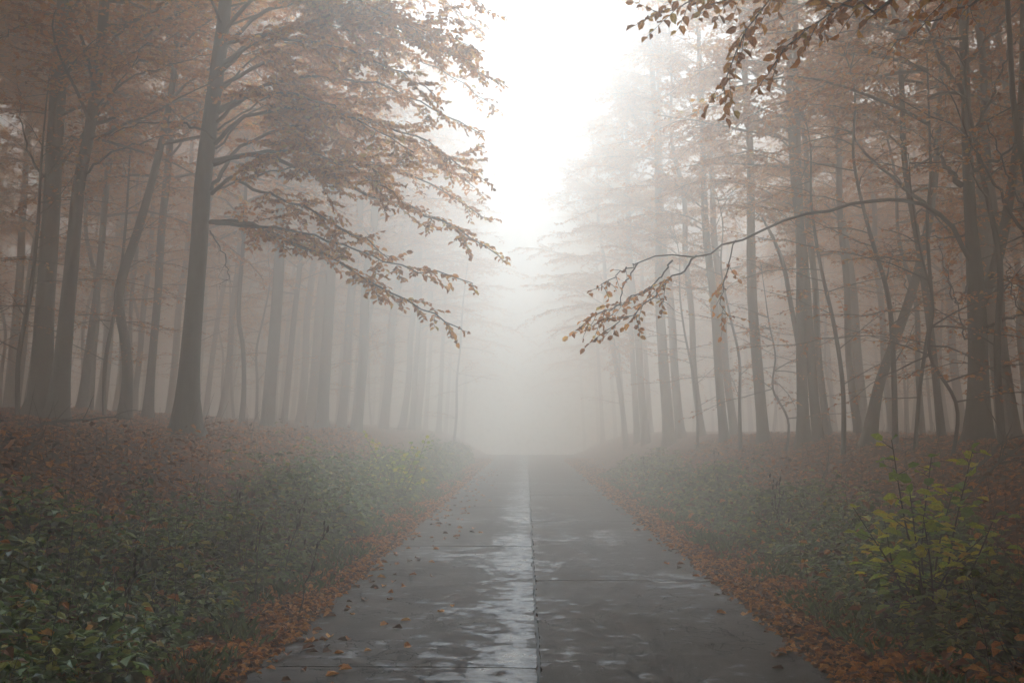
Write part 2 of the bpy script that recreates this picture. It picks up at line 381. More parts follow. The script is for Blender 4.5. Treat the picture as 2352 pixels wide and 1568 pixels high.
def twig_path(p, d, L, rg, droop, n=5, wob=0.12):
    pts = [np.array(p, float)]; d = norm(np.array(d, float)); st = L / (n - 1)
    for _ in range(n - 1):
        d = norm(d + rg.normal(0, wob, 3) + np.array([0, 0, -droop * st])); pts.append(pts[-1] + d * st)
    return np.array(pts)

def spray(wood, lv, path, r0, rg, tl=1.0, gap=0.05, size=0.075, tgap=0.22, t0=0.15, droop=0.25, sides=5, sub=True, bare=0.0, tilt=0.35, fan=1.0, vs=0.2, tp=0.75):
    """a limb along path with alternate side twigs in a flat, drooping fan, leaves on the twigs"""
    p = resample(path, max(6, len(path))) if len(path) < 6 else np.asarray(path)
    n = len(p); seg = np.linalg.norm(np.diff(p, axis=0), axis=1); L = seg.sum(); c = np.concatenate([[0], np.cumsum(seg)])
    rad = r0 * (1 - 0.88 * (c / L) ** 0.8) + 0.002
    wood.tube(p, rad, sides)
    s = t0 * L; sg = 1
    while s < L:
        t = s / L
        pos = np.array([np.interp(s, c, p[:, j]) for j in range(3)])
        i = min(int(np.searchsorted(c, s)), n - 1); i = max(i, 1); d = norm(p[i] - p[i - 1])
        dh = norm(d * np.array([1, 1, 0.8]))
        a = sg * rg.uniform(0.5, 1.0) * fan
        td = rot_about(dh, (0, 0, 1), a); td[2] += rg.uniform(-vs, vs)
        l = tl * (1.15 - tp * t) * rg.uniform(0.5, 1.15)
        tp_ = twig_path(pos, td, l, rg, droop)
        wood.tube(tp_, np.linspace(max(0.004, r0 * 0.22 * (1 - t * .6)), 0.002, len(tp_)), 3)
        if rg.random() > bare:
            leaves_on(lv, tp_, rg, gap, size, tilt)
            if sub and l > 0.45:
                m = int(l / 0.22)
                for k in range(m):
                    q = (k + 0.8) / (m + 0.5); j = q * (len(tp_) - 1); j0 = int(j); sp = tp_[j0] + (tp_[min(j0 + 1, len(tp_) - 1)] - tp_[j0]) * (j - j0)
                    sdv = rot_about(norm(td * np.array([1, 1, .7])), (0, 0, 1), (1 if k % 2 else -1) * rg.uniform(0.5, 0.95))
                    sl = l * 0.5 * (1.1 - q) * rg.uniform(0.7, 1.2) + 0.06
                    st = twig_path(sp, sdv, sl, rg, droop * 1.3, 4)
                    wood.tube(st, np.linspace(0.004, 0.0015, 4), 3)
                    leaves_on(lv, st, rg, gap, size, tilt, 0.0)
        sg = -sg; s += tgap * rg.uniform(0.7, 1.3)

def limb(start, az, length, el, droop, rg, n=9, wob=0.10):
    """a limb path leaving at azimuth az and elevation el, bending down by droop per metre"""
    d = np.array([math.cos(az) * math.cos(el), math.sin(az) * math.cos(el), math.sin(el)])
    return twig_path(start, d, length, rg, droop, n, wob)

def trunk_tube(mb, pts, radii, rg, sides=14, flare=1.6):
    p = resample(pts, 34); L = len(pts)
    r = np.interp(np.linspace(0, L - 1, 34), np.arange(L), radii)
    hgt = p[:, 2] - p[0, 2]
    r = r * (1 + (flare - 1) * np.exp(-np.clip(hgt, 0, 99) / 0.45))
    ang = np.arange(sides)
    k = rg.uniform(0, 6, 4)
    rr = r[:, None] * (1 + 0.05 * np.sin(ang[None, :] * 2 * math.pi * 2 / sides + k[0] + hgt[:, None] * 0.5) + 0.03 * np.sin(ang[None, :] * 2 * math.pi * 3 / sides + k[1] + hgt[:, None] * 1.7)
                       + (0.16 * np.exp(-np.clip(hgt, 0, 99) / 0.4))[:, None] * np.sin(ang[None, :] * 2 * math.pi * 5 / sides + k[2]))
    mb.tube(p, rr, sides)
    return p, r

# ---- background beeches: four built once, then copied
def variant_tree(seed, lean=0.07, h=21.0, r=0.21, crown0=6.0, low=3, reach=1.0, n=34, cone=0.88, dr=0.16):
    rg = np.random.default_rng(seed)
    root = empty('beech_tree', (0, 0, 0), None, 'tree')
    tr = MB(); br = MB(); lv = Leaves()
    pts = []
    for k in range(9):
        z = h * k / 8.0
        pts.append((lean * z * (1 - 0.35 * z / h) + rg.normal(0, 0.07) * (k > 0), rg.normal(0, 0.09) * (k > 0), z - (0.25 if k == 0 else 0)))
    radii = [r * q for q in (1.05, 0.94, 0.86, 0.76, 0.66, 0.54, 0.40, 0.24, 0.05)]
    p, rr = trunk_tube(tr, pts, radii, rg, 12)
    for k in range(n):
        z = crown0 + (h - crown0 - 0.4) * ((k + rg.uniform(0, 1)) / n) ** 0.9
        t = (z - crown0) / (h - crown0)
        i = min(np.searchsorted(p[:, 2], z), len(p) - 1)
        az = rg.normal(0, 1.3) if rg.random() < 0.6 else rg.uniform(-math.pi, math.pi)
        L = reach * (5.6 if abs((az + math.pi) % (2 * math.pi) - math.pi) < 1.3 else 3.6) * (1 - cone * t) * rg.uniform(0.7, 1.1)
        path = limb(p[i], az, L, R(rg.uniform(5, 40) * (1 if dr > 0.1 else 0.5) + 25 * t), dr + 0.05 * rg.random(), rg, 8)
        spray(br, lv, path, 0.035 * (1 - 0.4 * t), rg, tl=1.3, gap=0.06, size=0.14, tgap=0.24, droop=0.22, sides=4, sub=True, t0=0.15, tilt=0.8)
    for k in range(low):                                       # thin low sprays off the trunk
        z = rg.uniform(1.5, crown0); i = min(np.searchsorted(p[:, 2], z), len(p) - 1)
        path = limb(p[i], rg.uniform(-math.pi, math.pi), rg.uniform(1.2, 2.4), R(rg.uniform(0, 25)), 0.1, rg, 6)
        spray(br, lv, path, 0.014, rg, tl=0.6, gap=0.07, size=0.085, tgap=0.25, sides=3, sub=False, droop=0.1)
    tr.build('trunk', M_BARK, root); br.build('branches', M_TWIG, root); lv.build('crown', M_FAR, root)
    return root
VAR = [variant_tree(101, 0.075, 21.0, 0.17), variant_tree(102, 0.10, 19.5, 0.14, 5.0, 4), variant_tree(103, 0.05, 21.5, 0.20, 7.0, 2), variant_tree(104, 0.12, 18.0, 0.11, 4.2, 5), variant_tree(105, 0.07, 21.5, 0.24, 10.2, 0, 1.5, 200, 0.40, 0.05), variant_tree(106, 0.05, 20.5, 0.15, 5.5, 3, 1.1, 38, 0.6), variant_tree(107, 0.09, 19.0, 0.12, 4.5, 4, 1.1, 38, 0.6)]  # the one with long dense limbs is shaped to shade the near road
VR = [0.17, 0.14, 0.20, 0.11, 0.24, 0.15, 0.12]
used = [False] * 7
placed = []
def place_tree(x, y, rz, sc, vi, label, group):
    loc = (x, y, gz(x, y) - 0.05)
    if used[vi]: o = copy_thing(VAR[vi], loc, rz, sc)
    else:
        used[vi] = True; o = VAR[vi]; o.location = loc; o.rotation_euler = (0, 0, rz); o.scale = (sc, sc, max(0.8, min(sc, 1.05)))
    o['label'] = label; o['category'] = 'tree'; o['group'] = group; placed.append((x, y))
    return o

GL = 'beech trees standing in the fog left of the road'; GR = 'beech trees standing in the fog right of the road'
# trees one can single out: (u at the foot, Y, width px at breast height, variant, rz, label)
MIDS = [
 (612, 30, 36, 2, 0.1, 'broad hazy trunk under the lowest orange branch left of the road'),
 (650, 38, 19, 1, -0.3, 'slim hazy trunk just right of the broad one below the lowest orange branch'),
 (708, 42, 30, 0, 0.4, 'straight pale grey trunk midway along the left row of fogged trees'),
 (738, 35, 34, 2, -0.2, 'darker leaning trunk of the left pair where the fog turns pale'),
 (782, 42, 27, 0, 0.5, 'paler partner of the leaning trunk pair left of the road'),
 (815, 50, 13, 3, 0.2, 'very thin fogged trunk right of the leaning pair, left side'),
 (878, 50, 27, 0, 0.0, 'pale trunk flared at the foot behind the yellow roadside shrub'),
 (920, 54, 26, 1, 0.3, 'second of the two last trunks left of the road before the white gap'),
 (955, 60, 26, 0, -0.3, 'faintest trunk left of the road at the edge of the white gap'),
 (505, 38, 20, 1, 0.3, 'slim fogged trunk right behind the thick flared beech'),
 (470, 44, 16, 3, -0.2, 'thin pale trunk close behind the right edge of the thick flared beech'),
 (300, 34, 18, 1, 0.2, 'hazy trunk behind the crooked S-shaped beech'),
 (385, 38, 22, 0, 0.3, 'hazy trunk just left of the thick flared beech'),
 (60, 28, 30, 0, 0.1, 'hazy trunk left of the two big dark trunks near the left margin'),
 (15, 33, 28, 2, 0.1, 'hazy trunk at the very left margin of the forest'),
 (232, 37, 20, 0, 0.4, 'pale trunk behind the second dark trunk on the left'),
 (1905, 26, 22, 1, 3.1, 'slim upright trunk close right of the dark pair on the right side'),
 (1880, 24, 30, 0, 3.2, 'right trunk of the close dark pair right of the road'),
 (1755, 28, 33, 2, 3.0, 'broad straight trunk with flared foot standing alone in a pale gap right of the road'),
 (1665, 32, 27, 0, 3.3, 'dark trunk behind the hanging leafy twig right of the road'),
 (1690, 36, 24, 1, 2.9, 'paler trunk touching the one behind the hanging leafy twig'),
 (1975, 26, 23, 1, 3.4, 'straight trunk just left of the strongly leaning one on the right'),
 (1615, 38, 21, 1, 3.2, 'slim brownish fogged trunk right of the pale thick pair, right side'),
 (1565, 42, 26, 0, 3.1, 'right one of the pale pair below the tip of the long arching branch'),
 (1538, 40, 32, 2, 2.9, 'left one of the pale pair below the tip of the long arching branch'),
 (1485, 48, 24, 0, 3.2, 'ghostly trunk left of the pale pair below the arching branch'),
 (1440, 52, 16, 3, 3.3, 'faintest thin trunk right of the road beside the white gap'),
 (2340, 19, 24, 1, 3.1, 'dark trunk at the right margin behind the big forked beech'),
 (2165, 19, 16, 3, 3.3, 'slender trunk between the leaning trunk and the big forked beech'),
 (2055, 32, 20, 1, 3.2, 'faint trunk seen behind the leaning trunk on the right'),
]
for (u, Y, w, vi, rz, lab) in MIDS:
    x = P(u, 985, Y).x; w = w * 0.76; sc = min(1.3, max(0.66, (w * Y / F / 2) / VR[vi]))
    place_tree(x, Y, rz, sc, vi, lab, GL if u < 1200 else GR)

# ---- trees built to their own outline
def own_tree(Y, pts, wid, limbs, label, seed, group, top=20.0, Ytop=None, crownz=None, ncrown=14, leafsize=0.085, dirx=1.0, fork=None, lowsprays=0, bark=None, mat_l=None, crown_kw=None, flare=2.1, creach=1.0, near=False):
    rg = np.random.default_rng(seed)
    w = [P(u, v, Y) for u, v in pts]
    base = w[0]; bz = gz(base.x, base.y); w[0] = Vector((base.x, base.y, bz - 0.2))
    loc = Vector((base.x, base.y, bz))
    P3 = [tuple(q) for q in w]; wid = [q * 0.76 for q in wid]; rad = [q * Y / F / 2 for q in wid]
    if P3[-1][2] < top:                                   # carry the trunk on above the frame
        a = np.array(P3[-2]); b_ = np.array(P3[-1]); d = norm(b_ - a); d = norm(d * np.array([0.6, 0.6, 1]))
        rem = top - b_[2]
        for k in (1, 2, 3): P3.append(tuple(b_ + d * rem * k / 3)); rad.append(rad[len(wid) - 1] * (1 - 0.3 * k))
    root = empty('beech_tree', loc, label, 'tree', group)
    tr = MB(); br = MB(); lv = Leaves()
    p, rr = trunk_tube(tr, P3, rad, rg, 16, flare)
    if fork:
        for (fp, fw) in fork:
            q = resample([tuple(P(u, v, yy)) for u, v, yy in fp], 16); tr.tube(q, np.interp(np.linspace(0, 1, 16), np.linspace(0, 1, len(fw)), [a_ * 0.8 * Y / F / 2 for a_ in fw]), 10)
    kw = dict(tl=1.0, gap=0.05, size=leafsize, tgap=0.22, droop=0.25, sides=5, tilt=0.8)
    if crown_kw: kw.update(crown_kw)
    for L in limbs:                                       # hand-placed limbs: [(u, v, Y)...], radius, options
        o = dict(kw); o.update(L[2] if len(L) > 2 else {})
        q = resample([tuple(P(u, v, yy)) for u, v, yy in L[0]], 20)
        q[1:-1] += rg.normal(0, 0.026, (18, 3)) * np.linspace(0.5, 1, 18)[:, None]
        spray(br, lv, q, L[1], rg, **o)
    z0 = crownz or 7.5
    ncrown = ncrown * 2
    for k in range(ncrown):
        z = z0 + (top - z0 - 0.5) * (k + rg.random()) / ncrown; i = min(np.searchsorted(p[:, 2], z), len(p) - 1)
        t = (z - z0) / (top - z0); az = (0 if dirx > 0 else math.pi) + rg.normal(0, 1.4 if creach == 1 else 0.8)
        path = limb(p[i], az, creach * rg.uniform(3.2, 5.2) * (1 - 0.45 * t), R(rg.uniform(5, 35) + 20 * t), 0.15 if creach == 1 else 0.07, rg, 9)  # some unseen upper limbs are stretched over the road to shade near air
        spray(br, lv, path, 0.04, rg, tl=1.3, gap=0.06, size=leafsize * 1.5, tgap=0.26, droop=0.2, sides=4, tilt=0.8)
    for k in range(lowsprays):
        z = bz + rg.uniform(0.8, 5.5); i = min(np.searchsorted(p[:, 2], z), len(p) - 1)
        path = limb(p[i], rg.uniform(-math.pi, math.pi), rg.uniform(0.8, 2.0), R(rg.uniform(-5, 20)), 0.08, rg, 6)
        spray(br, lv, path, 0.010, rg, tl=0.5, gap=0.055, size=0.075, tgap=0.2, sides=3, sub=False, droop=0.1)
    org = tuple(loc)
    tr.build('trunk', bark or M_BARK, root, origin=org); br.build('branches', M_TWIG, root, origin=org)
    if lv.p: lv.build('crown', mat_l or M_LEAF, root, origin=org, detail=near, wide=0.66 if near else 0.62, curl=0.16)
    placed.append((loc.x, loc.y))
    return root

# the thick flared beech left of the road; its leafy limbs hang over the road
D = dict(tl=1.2, gap=0.04, size=0.10, tgap=0.17, vs=0.4, droop=0.35, t0=0.25, tilt=0.9)
LM = [
 ([(482, 510, 17), (560, 510, 16.5), (650, 545, 15.8), (760, 595, 15.2), (860, 650, 14.6), (960, 705, 14), (1060, 755, 13.4)], 0.040, dict(D, tl=0.85, t0=0.12)),
 ([(482, 510, 17), (570, 520, 16.2), (680, 530, 15.4), (800, 570, 14.8), (930, 615, 14.2), (1085, 650, 13.6)], 0.030, dict(D, tl=0.9)),
 ([(486, 445, 17), (530, 410, 16.6), (590, 440, 16), (680, 470, 15.3), (780, 520, 14.8), (900, 600, 14.2)], 0.036, dict(D, tl=0.9, t0=0.35)),
 ([(490, 375, 17), (580, 355, 16.8), (680, 385, 16.5), (800, 425, 16.2), (930, 470, 15.8), (1040, 520, 15.4), (1150, 590, 15)], 0.045, dict(D, tl=1.0, t0=0.5)),
 ([(490, 370, 17), (600, 350, 17.6), (740, 350, 18), (880, 380, 18.2), (1000, 430, 18.4), (1110, 500, 18.5)], 0.040, dict(D, t0=0.45)),
 ([(486, 440, 17), (510, 390, 17.3), (560, 330, 17.8), (680, 290, 18.4), (820, 290, 19), (960, 340, 19.5), (1090, 430, 20)], 0.040, D),
 ([(494, 330, 17), (560, 270, 16.5), (680, 250, 16), (820, 270, 15.6), (960, 320, 15.3), (1080, 400, 15)], 0.040, D),
 ([(500, 260, 17), (600, 200, 16.8), (740, 180, 16.6), (880, 200, 16.4), (1000, 250, 16.2), (1110, 310, 16)], 0.040, D),
 ([(502, 200, 17), (600, 150, 17.8), (740, 110, 18.6), (900, 120, 19.2), (1010, 160, 19.6), (1130, 240, 20)], 0.040, D),
 ([(506, 150, 17), (610, 80, 16.6), (760, 40, 16.2), (900, 60, 16), (1020, 110, 15.8), (1120, 180, 15.6)], 0.040, D),
 ([(508, 120, 17), (600, 30, 17.6), (740, -30, 18), (900, -30, 18.5), (1040, 20, 19), (1120, 90, 19.2)], 0.040, D),
 ([(510, 80, 17), (620, -40, 16.6), (780, -90, 16), (920, -80, 15.5), (1060, -30, 15), (1120, 30, 15)], 0.040, D),
 ([(498, 280, 17), (560, 230, 15.8), (640, 215, 14.8), (740, 240, 14), (850, 290, 13.4), (950, 350, 13)], 0.036, D),
 ([(504, 170, 17), (570, 110, 15.6), (660, 90, 14.6), (780, 110, 14), (900, 160, 13.6), (1000, 220, 13.4)], 0.036, D),
 ([(496, 320, 17), (440, 290, 16.4), (380, 280, 16), (300, 290, 15.6), (240, 310, 15.4)], 0.028, dict(D, tl=0.7, bare=0.4)),
 ([(512, 60, 17), (470, -20, 16), (400, -60, 15), (320, -60, 14.4)], 0.03, dict(D, bare=0.3)),
 ([(482, 530, 17), (505, 570, 16.8), (522, 625, 16.6), (505, 665, 16.5)], 0.014, dict(D, tl=0.35, bare=1.0, sub=False)),
]
_r = np.random.default_rng(5)
for _k in range(10):
    v0 = 430 - 46 * _k + _r.uniform(-12, 12); u0 = 488 + (420 - v0) * 0.09; reach = _r.uniform(260, 640) ; yo = _r.uniform(-5, 5)
    up_ = _r.uniform(40, 120); dn = _r.uniform(-60, 120) * reach / 600
    LM.append(([(u0, v0, 17), (u0 + reach * .3, v0 - up_ * .8, 17 + yo * .3), (u0 + reach * .65, v0 - up_ * .7 + dn * .2, 17 + yo * .7), (u0 + reach, v0 - up_ * .5 + dn, 17 + yo)], 0.020, dict(D, t0=0.3, vs=0.45, tl=1.5, gap=0.032)))
own_tree(17, [(428, 985), (434, 850), (446, 700), (458, 560), (466, 420), (482, 280), (502, 140), (518, 0)], (74, 62, 55, 52, 50, 46, 42, 38), LM,
         'thick dark beech with flared foot and orange branches hanging over the road', 1, GL, crownz=11.5, ncrown=9, creach=1.0, near=True)
own_tree(20, [(92, 950), (104, 700), (118, 480), (128, 300), (140, 100), (148, 0)], (66, 58, 52, 48, 44, 40),
         [([(122, 420, 20), (80, 380, 19.5), (50, 290, 19), (40, 200, 18.6)], 0.03, dict(bare=0.9)), ([(140, 90, 20), (60, 60, 19), (-20, 100, 18.4)], 0.035, dict(bare=0.5))],
         'left one of the two big dark trunks near the left margin', 2, GL, crownz=6.5, ncrown=18, lowsprays=3)
own_tree(18.5, [(128, 950), (148, 780), (165, 600), (180, 430), (206, 300), (226, 150), (240, 0)], (52, 46, 42, 38, 34, 32, 30),
         [([(195, 400, 18.5), (260, 350, 18), (340, 320, 17.5), (440, 300, 17)], 0.026, dict(bare=0.5, tl=0.6)), ([(214, 250, 18.5), (300, 180, 18), (400, 150, 17.4), (520, 110, 17)], 0.026, dict(bare=0.35)),
          ([(228, 130, 18.5), (290, 60, 18), (380, 10, 17.5)], 0.03, dict(bare=0.4))],
         'leaning dark trunk just right of the biggest trunk at the left margin', 3, GL, crownz=6.5, ncrown=16, lowsprays=2)
own_tree(26, [(186, 950), (205, 800), (226, 640), (240, 480), (258, 250), (270, 50)], (24, 22, 20, 19, 17, 15), [],
         'slim leaning trunk between the dark pair and the crooked S-shaped beech', 4, GL, crownz=6.5, ncrown=14, lowsprays=3)
own_tree(20, [(284, 978), (292, 880), (288, 790), (272, 700), (282, 630), (312, 545), (345, 430), (372, 320), (398, 180), (412, 0)], (30, 28, 27, 27, 27, 25, 22, 20, 18, 16),
         [([(372, 320, 20), (430, 270, 19.6), (500, 240, 19.2), (560, 240, 19)], 0.022, dict(bare=0.3))],
         'crooked beech bending left then right like an S, left of the thick flared one', 5, GL, crownz=7, ncrown=12, lowsprays=4)
own_tree(24, [(336, 978), (350, 820), (362, 680), (370, 540), (386, 380), (402, 180), (415, 0)], (27, 24, 23, 22, 20, 18, 16), [],
         'slim straight trunk between the crooked beech and the thick flared beech', 6, GL, crownz=7, ncrown=14, lowsprays=3)
own_tree(29, [(554, 975), (560, 900), (558, 800), (548, 730), (552, 640), (560, 540), (566, 380)], (15, 14, 13, 13, 12, 10, 8), [],
         'very thin crooked stem standing right of the thick flared beech', 7, GL, top=12, crownz=7, ncrown=6, lowsprays=3, leafsize=0.07)

# right side: the big forked beech with the long arching branch
RM = [
 ([(2235, 610, 16), (2200, 540, 15.8), (2150, 490, 15.4), (2085, 459, 14.8), (2030, 460, 14.4), (1960, 468, 14), (1890, 488, 13.5), (1800, 512, 13), (1715, 540, 12.6), (1655, 566, 12.2), (1600, 590, 11.9), (1530, 598, 11.6), (1465, 604, 11.4)], 0.042,
     dict(tl=0.25, bare=1.0, sub=False, tgap=1.3, t0=0.3, fan=0.6)),
 ([(1600, 588, 11.9), (1570, 620, 11.7), (1530, 655, 11.5), (1490, 690, 11.3), (1440, 730, 11.1), (1390, 760, 11)], 0.012, dict(tl=0.42, tp=0.4, tgap=0.09, gap=0.05, size=0.085, t0=0.3, droop=0.9, sub=False, tilt=0.9, bare=0.1)),
 ([(1545, 598, 11.7), (1520, 630, 11.6), (1490, 665, 11.5), (1440, 690, 11.4), (1380, 720, 11.3), (1330, 752, 11.2)], 0.010, dict(tl=0.38, tp=0.4, tgap=0.09, gap=0.05, size=0.085, t0=0.3, droop=0.9, sub=False, tilt=0.9, bare=0.1)),
 ([(1465, 604, 11.4), (1430, 625, 11.3), (1395, 645, 11.2), (1370, 660, 11.1)], 0.007, dict(tl=0.28, tp=0.4, tgap=0.11, gap=0.05, size=0.08, t0=0.3, droop=0.9, sub=False, tilt=0.9)),
 ([(1465, 604, 11.4), (1440, 640, 11.5), (1420, 690, 11.5), (1400, 730, 11.4), (1350, 760, 11.3)], 0.008, dict(tl=0.34, tp=0.4, tgap=0.10, gap=0.05, size=0.085, t0=0.4, droop=0.9, sub=False, tilt=0.9)),
 ([(1690, 552, 12.5), (1670, 610, 12.4), (1655, 660, 12.3), (1660, 710, 12.3), (1665, 755, 12.3)], 0.008, dict(tl=0.32, tp=0.3, tgap=0.12, gap=0.055, size=0.085, t0=0.25, droop=0.6, sub=False, tilt=0.9)),
 ([(2210, 425, 16), (2175, 385, 15.8), (2150, 340, 15.5), (2142, 300, 15.3)], 0.055, dict(tl=0.7, bare=0.3)),
 ([(2150, 492, 15.4), (2110, 460, 16), (2040, 400, 17), (1990, 350, 18), (1940, 295, 19), (1880, 250, 20), (1800, 210, 21), (1720, 190, 22)], 0.035, dict(tl=0.5, bare=0.85, sub=False, tgap=0.6)),
 ([(2215, 215, 16), (2180, 170, 15.6), (2150, 110, 15.2), (2120, 40, 14.8), (2100, -30, 14.4)], 0.05, dict(tl=0.9, bare=0.2)),
 ([(2225, 650, 16), (2200, 700, 15.6), (2175, 640, 15.2), (2160, 560, 15)], 0.02, dict(tl=0.4, bare=0.5)),
 ([(2232, 780, 16), (2215, 770, 15.4), (2195, 690, 15), (2170, 620, 14.8)], 0.018, dict(tl=0.4, bare=0.6)),
 ([(2255, 760, 16), (2300, 735, 15.6), (2350, 722, 15.2), (2420, 700, 15)], 0.035, dict(tl=0.5, bare=0.4)),
 ([(2222, 400, 16), (2280, 370, 15.5), (2340, 330, 15), (2400, 300, 14.6)], 0.04, dict(tl=0.9, bare=0.2)),
 ([(2218, 330, 16), (2270, 240, 15.6), (2310, 140, 15.2), (2350, 60, 14.9)], 0.04, dict(tl=0.9, bare=0.2)),
 ([(2216, 150, 16), (2270, 90, 16), (2330, 30, 16), (2400, 0, 16)], 0.04, dict(tl=0.9)),
 ([(2226, 540, 16), (2180, 545, 16.6), (2120, 545, 17.2), (2060, 560, 17.6)], 0.02, dict(tl=0.5, bare=0.2)),
 ([(2232, 680, 16), (2290, 660, 15.4), (2350, 670, 15)], 0.016, dict(tl=0.5)),
 ([(2212, 90, 16), (2150, 90, 16.4), (2080, 100, 16.8), (2010, 110, 17.2)], 0.03, dict(tl=0.9, bare=0.15)),
]
own_tree(16, [(2246, 993), (2248, 880), (2246, 760), (2240, 640), (2230, 520), (2224, 380), (2218, 220), (2212, 60), (2208, 0)], (58, 54, 54, 50, 36, 34, 30, 27, 25), RM,
         'big dark forked beech on the right with one long branch arching over the road', 8, GR, dirx=-1, crownz=12.5, ncrown=20, creach=1.8, near=True, lowsprays=5,
         fork=[([(2250, 700, 16), (2275, 645, 16), (2298, 570, 16), (2315, 480, 16), (2330, 380, 16), (2345, 250, 16), (2350, 0, 16), (2352, -500, 16)], (34, 32, 29, 27, 24, 20, 14, 4))])
own_tree(20, [(1990, 1002), (2015, 900), (2045, 810), (2080, 715), (2112, 610), (2135, 500), (2150, 380), (2160, 200), (2170, 0)], (36, 30, 28, 27, 25, 22, 18, 15, 12),
         [([(2090, 680, 20), (2060, 600, 19.5), (2030, 560, 19)], 0.015, dict(bare=0.4, tl=0.5))],
         'trunk leaning strongly to the right between the dark pair and the big forked beech', 9, GR, dirx=-1, crownz=8, ncrown=10, lowsprays=6)
own_tree(17, [(2098, 1002), (2112, 900), (2126, 800), (2140, 700), (2134, 600), (2130, 500), (2138, 400), (2136, 330)], (12, 11, 11, 10, 10, 9, 8, 7), [],
         'thin wavy stem standing just right of the leaning trunk', 10, GR, dirx=-1, top=11, crownz=6.5, ncrown=6, lowsprays=6, leafsize=0.07, flare=1.2)
own_tree(24, [(1845, 1004), (1842, 880), (1840, 760), (1838, 560), (1832, 350), (1828, 150), (1826, 0)], (32, 30, 29, 26, 22, 19, 17), [],
         'left trunk of the close dark pair, with a thin stem forking off to the left', 11, GR, dirx=-1, crownz=7.5, ncrown=14, lowsprays=4,
         fork=[([(1841, 830, 24), (1828, 760, 24), (1815, 690, 23.8), (1800, 610, 23.6), (1775, 545, 23.4), (1750, 500, 23.2)], (15, 14, 13, 12, 9, 5))])
own_tree(13.5, [(2440, 1010), (2425, 800), (2400, 600), (2360, 420), (2330, 250), (2320, 100)], (34, 30, 26, 22, 18, 16),
         [([(2400, 600, 13.5), (2340, 520, 13.4), (2290, 430, 13.3), (2230, 330, 13.2), (2160, 180, 13)], 0.03, dict(bare=0.5, tl=0.6)),
          ([(2380, 500, 13.5), (2330, 440, 13.4), (2290, 330, 13.2), (2250, 270, 13)], 0.02, dict(bare=0.3, tl=0.6)),
          ([(2420, 800, 13.5), (2370, 760, 13.2), (2330, 690, 13), (2310, 600, 12.8)], 0.014, dict(bare=0.5, tl=0.4))],
         'dark leaning stem crossing the right margin with thin crossing branches', 12, GR, dirx=-1, crownz=10.5, ncrown=18, creach=1.25, lowsprays=5)
# near tree out of frame on the right whose leafy boughs hang into the top of the picture
B = dict(tl=0.42, tp=0.35, gap=0.045, size=0.10, tgap=0.085, vs=0.4, droop=0.7, t0=0.3, sub=False, tilt=0.8)
own_tree(6.5, [(3200, 1300), (3190, 500), (3150, 0), (3120, -700)], (110, 95, 85, 70),
         [([(3150, 0, 6.5), (2700, -200, 6.8), (2300, -180, 7.2), (2060, -60, 7.4), (1900, 40, 7.5), (1830, 85, 7.5), (1770, 160, 7.5)], 0.026, dict(B, t0=0.55)),
          ([(3150, -60, 6.5), (2700, -280, 7), (2200, -230, 7.8), (1900, -110, 8.1), (1760, 0, 8.3), (1700, 100, 8.4), (1660, 210, 8.5)], 0.026, dict(B, t0=0.55)),
          ([(3150, -100, 6.5), (2600, -330, 7.4), (2100, -300, 8.2), (1800, -150, 8.8), (1640, -40, 9), (1560, 20, 9.2), (1500, 25, 9.3)], 0.026, dict(B, t0=0.5, tl=0.5)),
          ([(3150, -60, 6.5), (2700, -160, 6.6), (2400, -110, 6.8), (2180, -40, 6.9), (2050, 0, 7), (1960, 20, 7.1), (1890, 10, 7.2)], 0.04, dict(B, t0=0.5)),
          ([(3150, -80, 6.5), (2800, -260, 7), (2450, -310, 7.6), (2100, -220, 8.4), (1900, -100, 8.8), (1780, -30, 9), (1620, 15, 9.1)], 0.03, dict(B, t0=0.6)),
          ([(3150, -60, 6.5), (2700, -160, 7.6), (2450, -90, 8.6), (2250, -10, 9.4), (2120, 60, 10), (2050, 110, 10.2)], 0.04, dict(B, t0=0.55, size=0.08))],
         'near beech beyond the right edge whose large orange leaves hang into the top right', 13, GR, dirx=-1, crownz=6.6, ncrown=12, top=18, near=True)

# ---- low young beeches whose orange foliage fills the forest between the trunks
def young_tree(seed, h, r):
    rg = np.random.default_rng(seed); root = empty('young_beech', (0, 0, 0), None, 'young tree')
    tr = MB(); br = MB(); lv = Leaves()
    pts = [(0.10 * h * (k / 6) ** 1.5 + rg.normal(0, 0.07) * (k > 0), rg.normal(0, 0.07) * (k > 0), h * k / 6 - (0.2 if k == 0 else 0)) for k in range(7)]
    p, rr = trunk_tube(tr, pts, [r, r * .9, r * .8, r * .65, r * .5, r * .3, 0.006], rg, 7, 1.15)
    for k in range(int(h * 3.2)):
        z = rg.uniform(0.12, 0.97) * h; i = min(np.searchsorted(p[:, 2], z), len(p) - 1)
        path = limb(p[i], rg.uniform(-math.pi, math.pi), rg.uniform(1.2, 2.6) * (1.1 - 0.6 * z / h), R(rg.uniform(-5, 30)), 0.12, rg, 7)
        spray(br, lv, path, 0.014, rg, tl=0.75, gap=0.06, size=0.09, tgap=0.2, sides=3, sub=False, droop=0.15, tilt=0.55, bare=0.15)
    tr.build('trunk', M_BARK, root); br.build('branches', M_TWIG, root); lv.build('crown', M_LEAF, root)
    return root
YNG = [young_tree(201, 4.5, 0.028), young_tree(202, 7.5, 0.05), young_tree(203, 10.5, 0.075)]
yused = [False] * 3
